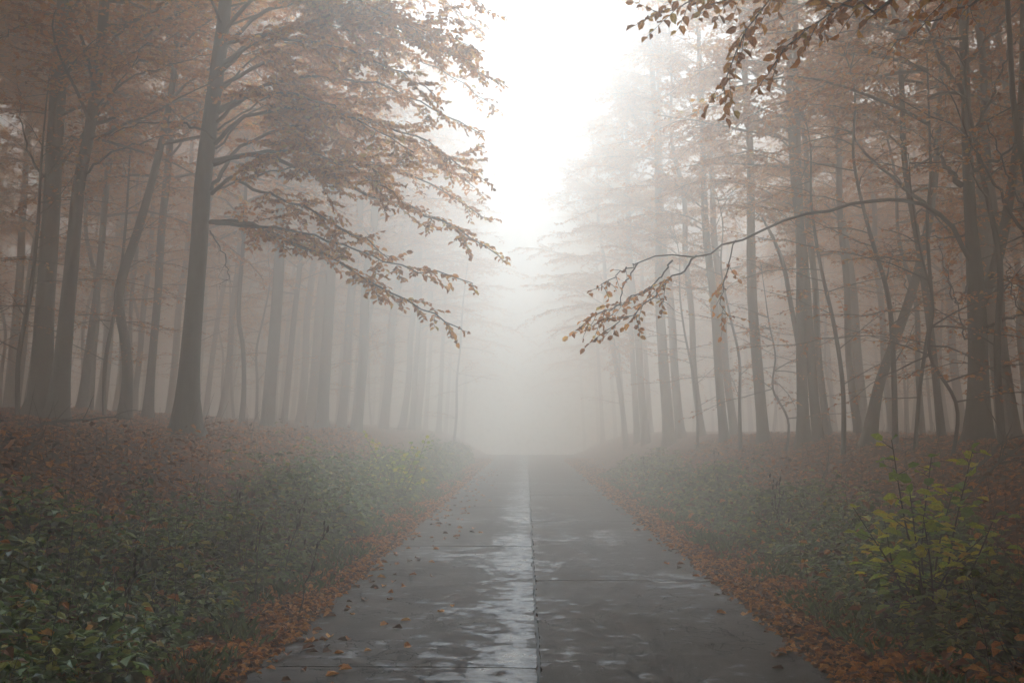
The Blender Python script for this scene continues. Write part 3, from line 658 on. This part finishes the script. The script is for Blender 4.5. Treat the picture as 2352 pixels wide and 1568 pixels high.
def place_young(x, y, rz, sc, vi, label, group):
    loc = (x, y, gz(x, y) - 0.03)
    if yused[vi]: o = copy_thing(YNG[vi], loc, rz, sc)
    else: yused[vi] = True; o = YNG[vi]; o.location = loc; o.rotation_euler = (0, 0, rz); o.scale = (sc, sc, max(0.8, min(sc, 1.05)))
    o['label'] = label; o['category'] = 'young tree'; o['group'] = group
    return o
rg = np.random.default_rng(66)
YM = [(2300, 14.5, 1, 'young beech with flat orange sprays at the right margin, beside the big forked beech'),
      (2178, 15, 0, 'young beech with low orange sprays just left of the big forked beech'),
      (2055, 18, 1, 'young beech with orange sprays under the leaning trunk on the right'),
      (1935, 19.5, 1, 'young beech with pale orange sprays right of the dark pair of trunks'),
      (1800, 24, 0, 'faint young beech between the lone flared trunk and the dark pair'),
      (1700, 28, 1, 'faint young beech beside the hanging leafy twig, right of the road'),
      (1600, 33, 1, 'fogged orange young beech among the pale trunks right of the road'),
      (240, 22, 1, 'thin young beech with rusty sprays between the two leaning trunks at the left'),
      (40, 19, 1, 'thin young beech with rusty sprays at the left margin'),
      (815, 40, 2, 'fogged young beech with low sprays beside the very thin trunk left of the road'),
      (1040, 52, 2, 'ghostly young beech leaning over the verge at the edge of the white gap'),
      (2120, 24, 2, 'tall young beech behind the leaning trunk on the right')]
for (u, Y, vi, lab) in YM:
    x = P(u, 985, Y).x; place_young(x, Y, (0 if x < 0 else math.pi) + rg.uniform(-0.8, 0.8), rg.uniform(0.9, 1.15), vi, lab, 'young beeches under the tall trees')
for side in (-1, 1):
    k = 0
    while k < 56:
        y = rg.uniform(20, 85) if k % 2 else rg.uniform(19, 40); ax = rg.uniform(9.5, 40) if k % 2 else rg.uniform(9, 26)
        if ax < 12 and y < 34: continue
        place_young(side * ax, y, rg.uniform(0, 6.28), rg.uniform(0.85, 1.3), 1 + int(rg.random() < 0.6), 'young beech lost in the fog among the %s trunks' % ('left' if side < 0 else 'right'), 'young beeches deep in the %s forest' % ('left' if side < 0 else 'right')); k += 1

# ---- the forest behind: trees nothing tells apart, plus beeches added around the camera to shade it
rg = np.random.default_rng(55)
def far_ok(x, y, dmin):
    return all((x - a) ** 2 + (y - b_) ** 2 > dmin * dmin for a, b_ in placed)
cnt = 0
for side in (-1, 1):
    tries = 0; c0 = cnt
    while cnt - c0 < 78 and tries < 6000:
        tries += 1
        y = rg.uniform(22, 92); ax = 6.4 + abs(rg.normal(0, 1)) * 14 if rg.random() < 0.7 else rg.uniform(6.4, 42)
        if ax > 46 or (y < 30 and ax < 9.5) or (side > 0 and y > 33 and ax < 14.0) or (side < 0 and y > 40 and ax < 8.5): continue
        x = side * ax
        if not far_ok(x, y, 2.5): continue
        vi = (int(rg.integers(5, 7)) if ax > 10.5 else int(rg.integers(0, 4))); rz = (0 if side < 0 else math.pi) + rg.uniform(-0.6, 0.6)
        place_tree(x, y, rz, rg.uniform(0.82, 1.15), vi, 'bare trunk fading into the fog deep in the %s of the road' % ('forest left' if side < 0 else 'forest right'), 'deep forest trees %s of the road' % ('left' if side < 0 else 'right')); cnt += 1
for k, y in enumerate(np.arange(51, 104, 3.8)):          # the crowns close over the road where it dips away
    sd_ = -1 if k % 2 else 1
    place_tree(sd_ * (5.6 + 0.8 * (k % 3)), float(y), (0 if sd_ < 0 else math.pi) + rg.uniform(-0.3, 0.3), 1.0, 5, 'pale crown closing over the road at its vanishing end', 'crowns closing over the far end of the road')
rw = np.random.default_rng(91); lv = Leaves()             # the wood goes on beyond the trees one can tell apart
for sd_ in (-1, 1):
    n = 16000; y = rw.uniform(5, 128, n); x = sd_ * rw.uniform(44, 60, n)
    z = ground_z(x, y) + 19 * rw.random(n) ** 0.9 * (0.85 + 0.15 * vnoise(y * 0.6, x * 0.4, 3.0))
    lv.add(np.stack([x, y, z], -1), rw.normal(0, 1, (n, 3)) * np.array([1, 1, 0.5]), rw.normal(0, 1, (n, 3)), rw.uniform(0.35, 0.8, n))
n = 9000; x = rw.uniform(-44, 44, n); y = rw.uniform(106, 130, n); z = ground_z(x, y) + 20 * rw.random(n)
lv.add(np.stack([x, y, z], -1), rw.normal(0, 1, (n, 3)) * np.array([1, 1, 0.5]), rw.normal(0, 1, (n, 3)), rw.uniform(0.4, 0.9, n))
tag(lv.build('distant_woods', M_DUSK, wide=0.8), 'brown mass of the forest going on behind the last trunks', kind='stuff')
NEAR_SHADE = [(6.3 * sd_ + 0.4 * (k % 3 - 1), y) for sd_ in (-1, 1) for k, y in enumerate(np.arange(-22, 11, 4.6) + sd_)]  # added beeches whose crowns block light from the near air
NEAR_SHADE += [(-16.5, 25), (-21, 22), (-25, 27), (-19, 31), (18.5, 25), (23, 22), (24, 29), (-8.2, 12.8), (8.0, 12.4), (-9.6, 15), (9.6, 15.2), (-9.6, 12.5), (-10.5, 17), (9.8, 13.5), (10.6, 17.5), (-11.5, 7), (-11.5, 0), (11.5, 7.5), (11.5, 0), (-12, -8), (12, -8), (-15.5, 19), (15.5, 19), (-17, 12), (-17, 4), (17, 12), (17, 4), (-18, -5), (18, -5), (-24, 17), (24, 17), (-24, 6), (24, 6), (-13, -18), (13, -18), (0, -31), (-7, -30), (7, -31)]
for (x, y) in NEAR_SHADE:
    place_tree(float(x), float(y), (0 if x < 0 else math.pi) + rg.uniform(-0.4, 0.4), rg.uniform(0.97, 1.1), 4, 'tall beech added to shade the near road and forest', 'tall beeches added to shade the near road and forest')

# ------------------------------------------------------------------ low growth and fallen leaves
def fan_leaves(n, xy_fn, z_off, size_fn, seed, tilt=0.5, flatness=0.25):
    """n blades lying on the ground, position from xy_fn"""
    rg = np.random.default_rng(seed); x, y = xy_fn(n, rg); n = len(x)
    z = ground_z(x, y) + z_off(rg, n, x, y)
    az = rg.uniform(0, 2 * math.pi, n)
    d = np.stack([np.cos(az), np.sin(az), rg.normal(0, flatness, n)], -1)
    nn = norm(np.stack([rg.normal(0, tilt, n), rg.normal(0, tilt, n), np.ones(n)], -1))
    lv = Leaves(); lv.add(np.stack([x, y, z], -1), d, nn, size_fn(rg, n, y)); return lv

def near_y(rg, n, a, b, p=1.6):
    """more samples near the camera"""
    u = rg.random(n); return a + (b - a) * u ** p

# litter over both banks
def litter_xy(n, rg):
    y = near_y(rg, n, 3.0, 34.0, 1.5); s = np.where(rg.random(n) < 0.5, -1.0, 1.0)
    x = s * (2.2 + (0.45 * y + 5.0) * rg.random(n))
    k = ground_z(x, y) > -1; return x[k], y[k]
lv = fan_leaves(150000, litter_xy, lambda r, n, x, y: r.uniform(0.0, 0.035, n), lambda r, n, y: r.uniform(0.05, 0.10, n) * (1 + np.clip(y - 10, 0, 30) * 0.02), 31, 0.55, 0.3)
o = lv.build('leaf_litter', M_LITTER, wide=0.66, curl=0.16); tag(o, 'brown and rusty fallen beech leaves covering both banks', kind='stuff')

# bright band of leaves along both road edges, and leaves strewn over the slabs
def edge_xy(n, rg):
    y = near_y(rg, n, 3.5, 52.0, 1.7); s = np.where(rg.random(n) < 0.5, -1.0, 1.0)
    w = 0.34 + 0.30 * vnoise(y * 1.1, s * 3.0, 7.0) + 0.16 * vnoise(y * 3.7, s * 5.0, 9.0)
    w = w * np.where(s > 0, 1.35, 1.15)
    x = s * (1.90 + 0.03 * rg.normal(size=n) + np.abs(rg.normal(0, 1, n)) * np.clip(w, 0.08, 1.2))
    k = (vnoise(x * 2.7, y * 2.1, 15.0) + 0.6 * vnoise(x * 6.1, y * 5.3, 8.0)) > -0.25 - 0.5 * (np.abs(x) < 2.1)
    return x[k], y[k]
def edge_z(r, n, x, y):
    on = np.abs(x) < 1.93
    return np.where(on, 0.060, 0.045) + r.uniform(0, 0.05, n) * (~on)
lv = fan_leaves(34000, edge_xy, edge_z, lambda r, n, y: r.uniform(0.04, 0.08, n) * (1 + np.clip(y - 12, 0, 40) * 0.015), 32, 0.4, 0.2)
o = lv.build('roadside_leaves', M_FRESH, wide=0.68, curl=0.2, detail=True); tag(o, 'bright orange fallen leaves banked along both road edges', kind='stuff')
rg = np.random.default_rng(33)
n = 430; y = near_y(rg, n, 4.5, 40, 1.5); s = np.where(rg.random(n) < 0.72, -1.0, 1.0); off = np.abs(rg.normal(0, 1, n)) * np.where(s < 0, 0.42, 0.13) + 0.02
x = s * np.clip(1.88 - off, 0.1, 1.88); z = np.array([road_z(q) for q in y]) + 0.008
az = rg.uniform(0, 6.28, n); lv = Leaves()
lv.add(np.stack([x, y, z], -1), np.stack([np.cos(az), np.sin(az), rg.uniform(0, 0.25, n)], -1), norm(np.stack([rg.normal(0, .3, n), rg.normal(0, .3, n), np.ones(n)], -1)), rg.uniform(0.06, 0.11, n))
o = lv.build('strewn_leaves', M_FRESH, wide=0.7, curl=0.18, detail=True); tag(o, 'single orange leaves strewn over the wet slabs', kind='stuff')

# weeds: stems with whorls of leaves in the two green strips
def weed_strip(name, label, xin, xout, side, y0, y1, n, seed, hmax, bare_fn):
    rg = np.random.default_rng(seed); lv = Leaves(); st = MB()
    y = near_y(rg, n, y0, y1, 1.75); a = xin(y); b_ = xout(y)
    q = rg.beta(1.1, 1.7, n) * np.where(rg.random(n) < 0.06, 1.35, 1.0); ax = a + (b_ - a) * q; x = side * ax
    dens = vnoise(x * 1.3, y * 1.1, seed * 0.37) + 0.5 * vnoise(x * 3.1, y * 2.7, seed * 0.11)
    keep = (dens > bare_fn) ; x, y, q, dens = x[keep], y[keep], q[keep], dens[keep]
    z = ground_z(x, y); m = len(x)
    h = hmax * (0.25 + 0.75 * np.clip(dens * 0.8 + 0.45, 0, 1)) * rg.uniform(0.3, 1.45, m) * (0.45 + 0.75 * sstep(0.0, 0.3, q)) + 0.06
    lean = rg.normal(0, 0.16, (m, 2))
    nw = 5
    kind = rg.random(m)
    for k in range(nw):
        t = (k + 1.0) / nw
        px = x + lean[:, 0] * h * t; py = y + lean[:, 1] * h * t; pz = z + h * t
        cnt_ = 4 if k < nw - 1 else 3
        a0 = rg.uniform(0, 6.28, m)
        for j in range(cnt_):
            az = a0 + j * 2 * math.pi / cnt_ + rg.normal(0, 0.25, m)
            el = rg.normal(-0.2, 0.3, m)
            d = np.stack([np.cos(az) * np.cos(el), np.sin(az) * np.cos(el), np.sin(el)], -1)
            nn = norm(np.stack([rg.normal(0, .25, m), rg.normal(-0.12, .25, m), np.ones(m)], -1))
            sz = (0.105 - 0.035 * t) * rg.uniform(0.6, 1.3, m) * (1 + np.clip(y - 9, 0, 40) * 0.022) * np.where(kind > 0.82, 1.45, 1.0)
            sel = rg.random(m) < (0.9 if k > 1 else 0.6)
            r0 = 0.02
            lv.add(np.stack([px + d[:, 0] * r0, py + d[:, 1] * r0, pz], -1)[sel], d[sel], nn[sel], sz[sel])
    o = lv.build(name, M_GREEN, wide=0.78, curl=0.12, detail=True); tag(o, label, kind='stuff')
    # stems in a second stuff object
    sel = (y < 16) & (rg.random(m) < 0.6); i = np.where(sel)[0]
    for q_ in i:
        st.tube([(x[q_], y[q_], z[q_] - 0.02), (x[q_] + lean[q_, 0] * h[q_], y[q_] + lean[q_, 1] * h[q_], z[q_] + h[q_])], [0.0035, 0.002], 3)
    s_ = st.build(name + '_stems', M_STALK); tag(s_, 'thin stems of ' + label, kind='stuff')
weed_strip('weeds', 'green weeds and brambles growing along the left verge', lambda y: 2.55 + 0.12 * vnoise(y * 1.3, 0 * y, 3.0), lambda y: 3.9 + 0.35 * vnoise(y * 0.5, 0 * y, 6.0) + 1.3 * (1 - sstep(4, 11, y)), -1, 3.6, 46, 11500, 41, 0.55, -0.75)
weed_strip('verge_weeds', 'green weeds growing along the right verge', lambda y: 2.75 + 0.15 * vnoise(y * 1.3, 0 * y, 2.0), lambda y: 4.3 + 0.4 * vnoise(y * 0.6, 0 * y, 5.0) + 1.3 * (1 - sstep(4, 9, y)), 1, 4.0, 34, 9500, 43, 0.42, -0.45)

# grass tufts between the leaves at the verges
def grass(n, seed):
    rg = np.random.default_rng(seed); y = near_y(rg, n, 3.8, 34, 1.6); s = np.where(rg.random(n) < 0.4, -1.0, 1.0)
    ax = 1.98 + np.abs(rg.normal(0, 0.6, n)) + np.where(s > 0, 0.25, 0.05)
    x = s * ax; k = (vnoise(x * 2.1, y * 1.9, 12.0) > 0.0); x, y = x[k], y[k]; m = len(x)
    az = rg.uniform(0, 6.28, m); lean = rg.uniform(0.15, 0.9, m); z = ground_z(x, y); L = rg.uniform(0.06, 0.19, m)
    d = norm(np.stack([np.cos(az) * lean, np.sin(az) * lean, np.ones(m)], -1)); nn = norm(np.stack([-np.cos(az), -np.sin(az), lean], -1))
    lv = Leaves(); lv.add(np.stack([x, y, z], -1), d, nn, L)
    o = lv.build('grass', M_GRASS, wide=0.05, curl=0.10, detail=True); tag(o, 'short grass blades at the foot of the verges', kind='stuff')
grass(34000, 51)

# a thin scatter of dry brown stems and orange leaves caught in the weeds
rg = np.random.default_rng(58); mb = MB()
for k in range(900):
    y = 4.2 + 22 * rg.random() ** 1.5; sd_ = -1 if rg.random() < 0.66 else 1; x = sd_ * (2.6 + rg.random() * 3.0); z = gz(x, y); h = rg.uniform(0.25, 0.85); a = rg.normal(0, 0.16, 2)
    mb.tube([(x, y, z), (x + a[0] * h * .4, y + a[1] * h * .4, z + h * 0.5), (x + a[0] * h * 1.3, y + a[1] * h, z + h)], [0.0035, 0.003, 0.0015], 3)
tag(mb.build('dry_stems', M_STALK), 'thin dry brown stems scattered through the weeds', kind='stuff')
def caught_xy(n, rg):
    y = near_y(rg, n, 4, 30, 1.5); s = np.where(rg.random(n) < 0.6, -1.0, 1.0); return s * rg.uniform(2.4, 5.2, n), y
lv = fan_leaves(3200, caught_xy, lambda r, n, x, y: r.uniform(0.15, 0.5, n) * sstep(2.3, 3.2, np.abs(x)) + 0.05, lambda r, n, y: r.uniform(0.06, 0.12, n), 59, 0.5, 0.4)
tag(lv.build('caught_leaves', M_FRESH, wide=0.68, curl=0.2, detail=True), 'orange leaves caught on top of the weeds', kind='stuff')

# dead stalks standing above the weeds
def stalk(name, foot, top, label, group, rg, heads=True, hooked=False):
    root = empty(name, foot, label, 'dead stalk', group); st = MB(); hd = []
    f = np.array(foot, float); t_ = np.array(top, float); n = 9; ts = np.linspace(0, 1, n)[:, None]
    p = f + (t_ - f) * ts; p[1:-1] += rg.normal(0, 0.012, (n - 2, 3)); L = np.linalg.norm(t_ - f)
    if hooked: p[-3:, 0] += np.array([0.02, 0.06, 0.14]) * 1.0; p[-1, 2] -= 0.05
    p[0, 2] -= 0.04
    st.tube(p, np.linspace(0.006, 0.0022, n), 6)
    for k in range(5):
        j = 3 + k; 
        if j >= n: break
        az = rg.uniform(0, 6.28); l = rg.uniform(0.06, 0.16) * min(1, L)
        q = p[j] + np.array([math.cos(az) * l * .6, math.sin(az) * l * .6, l]); st.tube([p[j], (p[j] + q) / 2 + np.array([0, 0, -0.01]), q], [0.003, 0.0025, 0.0015], 4)
        if heads: hd.append(q)
    if heads:
        for k in range(3): hd.append(p[-1 - k])
    st.build('stem', M_STALK, root, origin=foot)
    for q in hd:
        h_ = MB(); bud(h_, q, rg); h_.build('seed_head', M_STALK, root, origin=foot)
    return root
def bud(mb, c, rg):
    h = rg.uniform(0.02, 0.035); z = np.linspace(-h, h, 6); r = 0.011 * np.sqrt(np.clip(1 - (z / h) ** 2, 0.02, 1)) * rg.uniform(0.8, 1.3)
    mb.tube(np.stack([np.full(6, c[0]) + z * 0.2, np.full(6, c[1]), c[2] + z], -1), r, 6)
rg = np.random.default_rng(77)
STK = [(515, 1260, 430, 1080, 11, 'tall dead stalk with a drooping tip rising from the left weeds below the thick beech'),
       (530, 1290, 545, 1130, 10, 'upright dead stalk with dark seed heads close to an orange leaf in the left weeds'),
       (305, 1250, 335, 1135, 10.5, 'thin slanting dead stalk at the far edge of the left weeds'),
       (640, 1330, 700, 1150, 10, 'slanting dead stalk with knobbly heads in the middle of the left weeds'),
       (585, 1320, 600, 1190, 9, 'short dead stalk with dark heads between the two taller slanting ones'),
       (680, 1400, 745, 1200, 8.5, 'long slanting dark stalk nearest the left road edge'),
       (95, 1330, 80, 1180, 8, 'branching dead stalk at the left margin of the picture'),
       (260, 1480, 310, 1290, 6.5, 'thick dark stem leaning right in the lower left weeds'),
       (215, 1330, 225, 1230, 9, 'short brown stalk with curled dead leaves in the left weeds'),
       (405, 1300, 400, 1170, 9.5, 'thin upright brown stalk left of the tall drooping one'),
       (1810, 1260, 1765, 1090, 12, 'tall dark stalk bending left at its top above the right weeds'),
       (1785, 1240, 1790, 1110, 13, 'thin straight stalk beside the bent dark one above the right weeds'),
       (1655, 1150, 1640, 1040, 19, 'distant thin stalk in the fogged part of the right weeds'),
       (1490, 1120, 1478, 1050, 24, 'faint stalk farthest along the right verge')]
for (u0, v0, u1, v1, Y, lab) in STK:
    a = P(u0, v0, Y); a.z = gz(a.x, a.y); b_ = P(u1, v1, Y)
    if b_.z < a.z + 0.5: b_.z = a.z + 0.5
    stalk('dead_stalk', tuple(a), tuple(b_), lab, 'dead stalks standing in the weeds', rg, hooked='droop' in lab or 'bending' in lab)

# saplings with yellow-green leaves
def leafy_shrub(name, foot, stems, label, cat, leaf, seed, gap=0.06, mat_=None, side=0.30, lk=2):
    rg = np.random.default_rng(seed); root = empty(name, foot, label, cat); st = MB(); lv = Leaves()
    for tip in stems:
        f = np.array(foot) + np.array([rg.normal(0, 0.05), rg.normal(0, 0.05), -0.04]); t_ = np.array(tip, float)
        mid = (f + t_) / 2 + rg.normal(0, 0.05, 3); p = resample([f, mid, t_], 10); L = np.linalg.norm(t_ - f)
        st.tube(p, np.linspace(0.011, 0.003, 10), 6)
        s = 0.28
        while s < 1.0:
            j = s * 9; j0 = int(j); pos = p[j0] + (p[min(j0 + 1, 9)] - p[j0]) * (j - j0); az = rg.uniform(0, 6.28)
            l = side * (1.15 - s) * rg.uniform(0.6, 1.3) + 0.05
            tw = twig_path(pos, (math.cos(az), math.sin(az), rg.uniform(0.1, 0.6)), l, rg, 0.6, 5, 0.08); st.tube(tw, np.linspace(0.004, 0.0018, 5), 4)
            leaves_on(lv, tw, rg, gap, leaf, 0.55, 0.35)
            tip_d = norm(tw[-1] - tw[-2]); lv.add(tw[-1], tip_d + np.array([0, 0, -0.2]), norm(np.array([rg.normal(0, .4), rg.normal(0, .4), 1])), leaf * rg.uniform(0.8, 1.15))
            s += rg.uniform(0.03, 0.07) / max(L, 0.5) * lk
        leaves_on(lv, p[6:], rg, 0.09, leaf, 0.5, 0.1)
    st.build('stems', M_TWIG, root, origin=foot); lv.build('foliage', mat_ or M_YELLOW, root, origin=foot, wide=0.82, curl=0.12, detail=True)
    return root
a = P(2140, 1400, 8.0); a.z = gz(a.x, a.y)
tips = [P(2048, 1010, 7.9), P(2140, 1045, 8.1), P(2235, 1030, 8.2), P(2290, 1175, 7.8), P(1960, 1165, 7.9), P(2090, 1130, 7.6), P(2190, 1120, 8.4), P(2030, 1190, 8.2), P(2260, 1230, 7.9), P(2120, 1180, 7.5)]
leafy_shrub('sapling', tuple(a), [tuple(q) for q in tips], 'bushy sapling with broad yellow-green leaves standing on the right bank', 'sapling', 0.115, 81, 0.09, lk=1.5, side=0.26)
a = P(905, 1120, 21); a.z = gz(a.x, a.y)
tips = [P(978, 1006, 20), P(945, 1020, 20.5), P(835, 992, 21), P(870, 1020, 21), P(905, 1035, 20.4), P(925, 1045, 21), P(960, 1030, 20.6)]
leafy_shrub('roadside_shrub', tuple(a), [tuple(q) for q in tips], 'yellowish shrub leaning over the left weeds where the fog begins', 'shrub', 0.10, 82, 0.07, side=0.4)

# fallen branches on the right bank
def fallen_branch(pts, r, label, seed):
    rg = np.random.default_rng(seed); w = [P(u, v, Y) for u, v, Y in pts]
    w = [Vector((q.x, q.y, gz(q.x, q.y) + dz)) for q, dz in zip(w, [0.02, 0.12, 0.22, 0.30])]
    root = empty('fallen_branch', w[0], label, 'branch', 'fallen branches on the banks'); mb = MB(); tw = MB()
    p = resample([tuple(q) for q in w], 14); p[1:-1] += rg.normal(0, 0.01, (12, 3)); mb.tube(p, np.linspace(r, r * 0.3, 14), 7)
    for k in range(7):
        j = rg.integers(3, 13); d = norm(norm(p[-1] - p[0]) + rg.normal(0, 0.5, 3) + np.array([0, 0, 0.25])); tp = twig_path(p[j], d, rg.uniform(0.25, 0.7), rg, 0.1, 5, 0.15); tw.tube(tp, np.linspace(r * 0.4, 0.002, 5), 4)
    mb.build('stem', M_BARK, root, origin=w[0]); tw.build('twigs', M_TWIG, root, origin=w[0])
fallen_branch([(2215, 1030, 13), (2260, 1020, 13), (2300, 1005, 13.2), (2325, 990, 13.3)], 0.03, 'dark fallen branch sloping up beside the big forked beech', 1)
fallen_branch([(2180, 1050, 12), (2240, 1045, 12.2), (2300, 1040, 12.4), (2350, 1035, 12.6)], 0.025, 'fallen branch lying flat below the big forked beech', 2)
fallen_branch([(2120, 1060, 12), (2160, 1065, 12), (2200, 1070, 11.8), (2240, 1080, 11.6)], 0.02, 'short crooked branch on the leaves behind the sapling', 3)
fallen_branch([(1860, 1095, 17), (1875, 1085, 17), (1890, 1075, 17), (1900, 1065, 17.2)], 0.02, 'pale thin branch on the right bank below the dark pair of trunks', 4)
fallen_branch([(60, 1000, 14), (120, 1000, 14.2), (200, 1005, 14.4), (280, 1010, 14.6)], 0.03, 'fallen branch along the top of the left bank before the two dark trunks', 5)

# ------------------------------------------------------------------ fog: one closed box of even air round everything
def haze():
    bpy.context.view_layer.update()
    top = max((o.matrix_world @ Vector(c)).z for o in COL.objects if o.type == 'MESH' for c in o.bound_box)
    print('highest point', top)
    x0, x1, y0, y1, z0, z1 = -122, 122, -62, 182, -5.9, top + 0.5
    v = [(x, y, z) for z in (z0, z1) for (x, y) in ((x0, y0), (x1, y0), (x1, y1), (x0, y1))]
    f = [(0, 3, 2, 1), (4, 5, 6, 7), (0, 1, 5, 4), (1, 2, 6, 5), (2, 3, 7, 6), (3, 0, 4, 7)]
    m = bpy.data.materials.new('fog'); m.use_nodes = True; t = m.node_tree; t.nodes.clear()
    out = t.nodes.new('ShaderNodeOutputMaterial'); pv = t.nodes.new('ShaderNodeVolumePrincipled')
    pv.inputs['Color'].default_value = (0.955, 0.900, 0.815, 1); pv.inputs['Density'].default_value = HAZE
    pv.inputs['Density Attribute'].default_value = ''; pv.inputs['Anisotropy'].default_value = 0.70
    t.links.new(pv.outputs[0], out.inputs['Volume'])
    o = quad_obj('haze', np.array(v, float), np.array(f), m, None, False)
    tag(o, 'pale grey fog filling the whole forest road', kind='stuff')
haze()
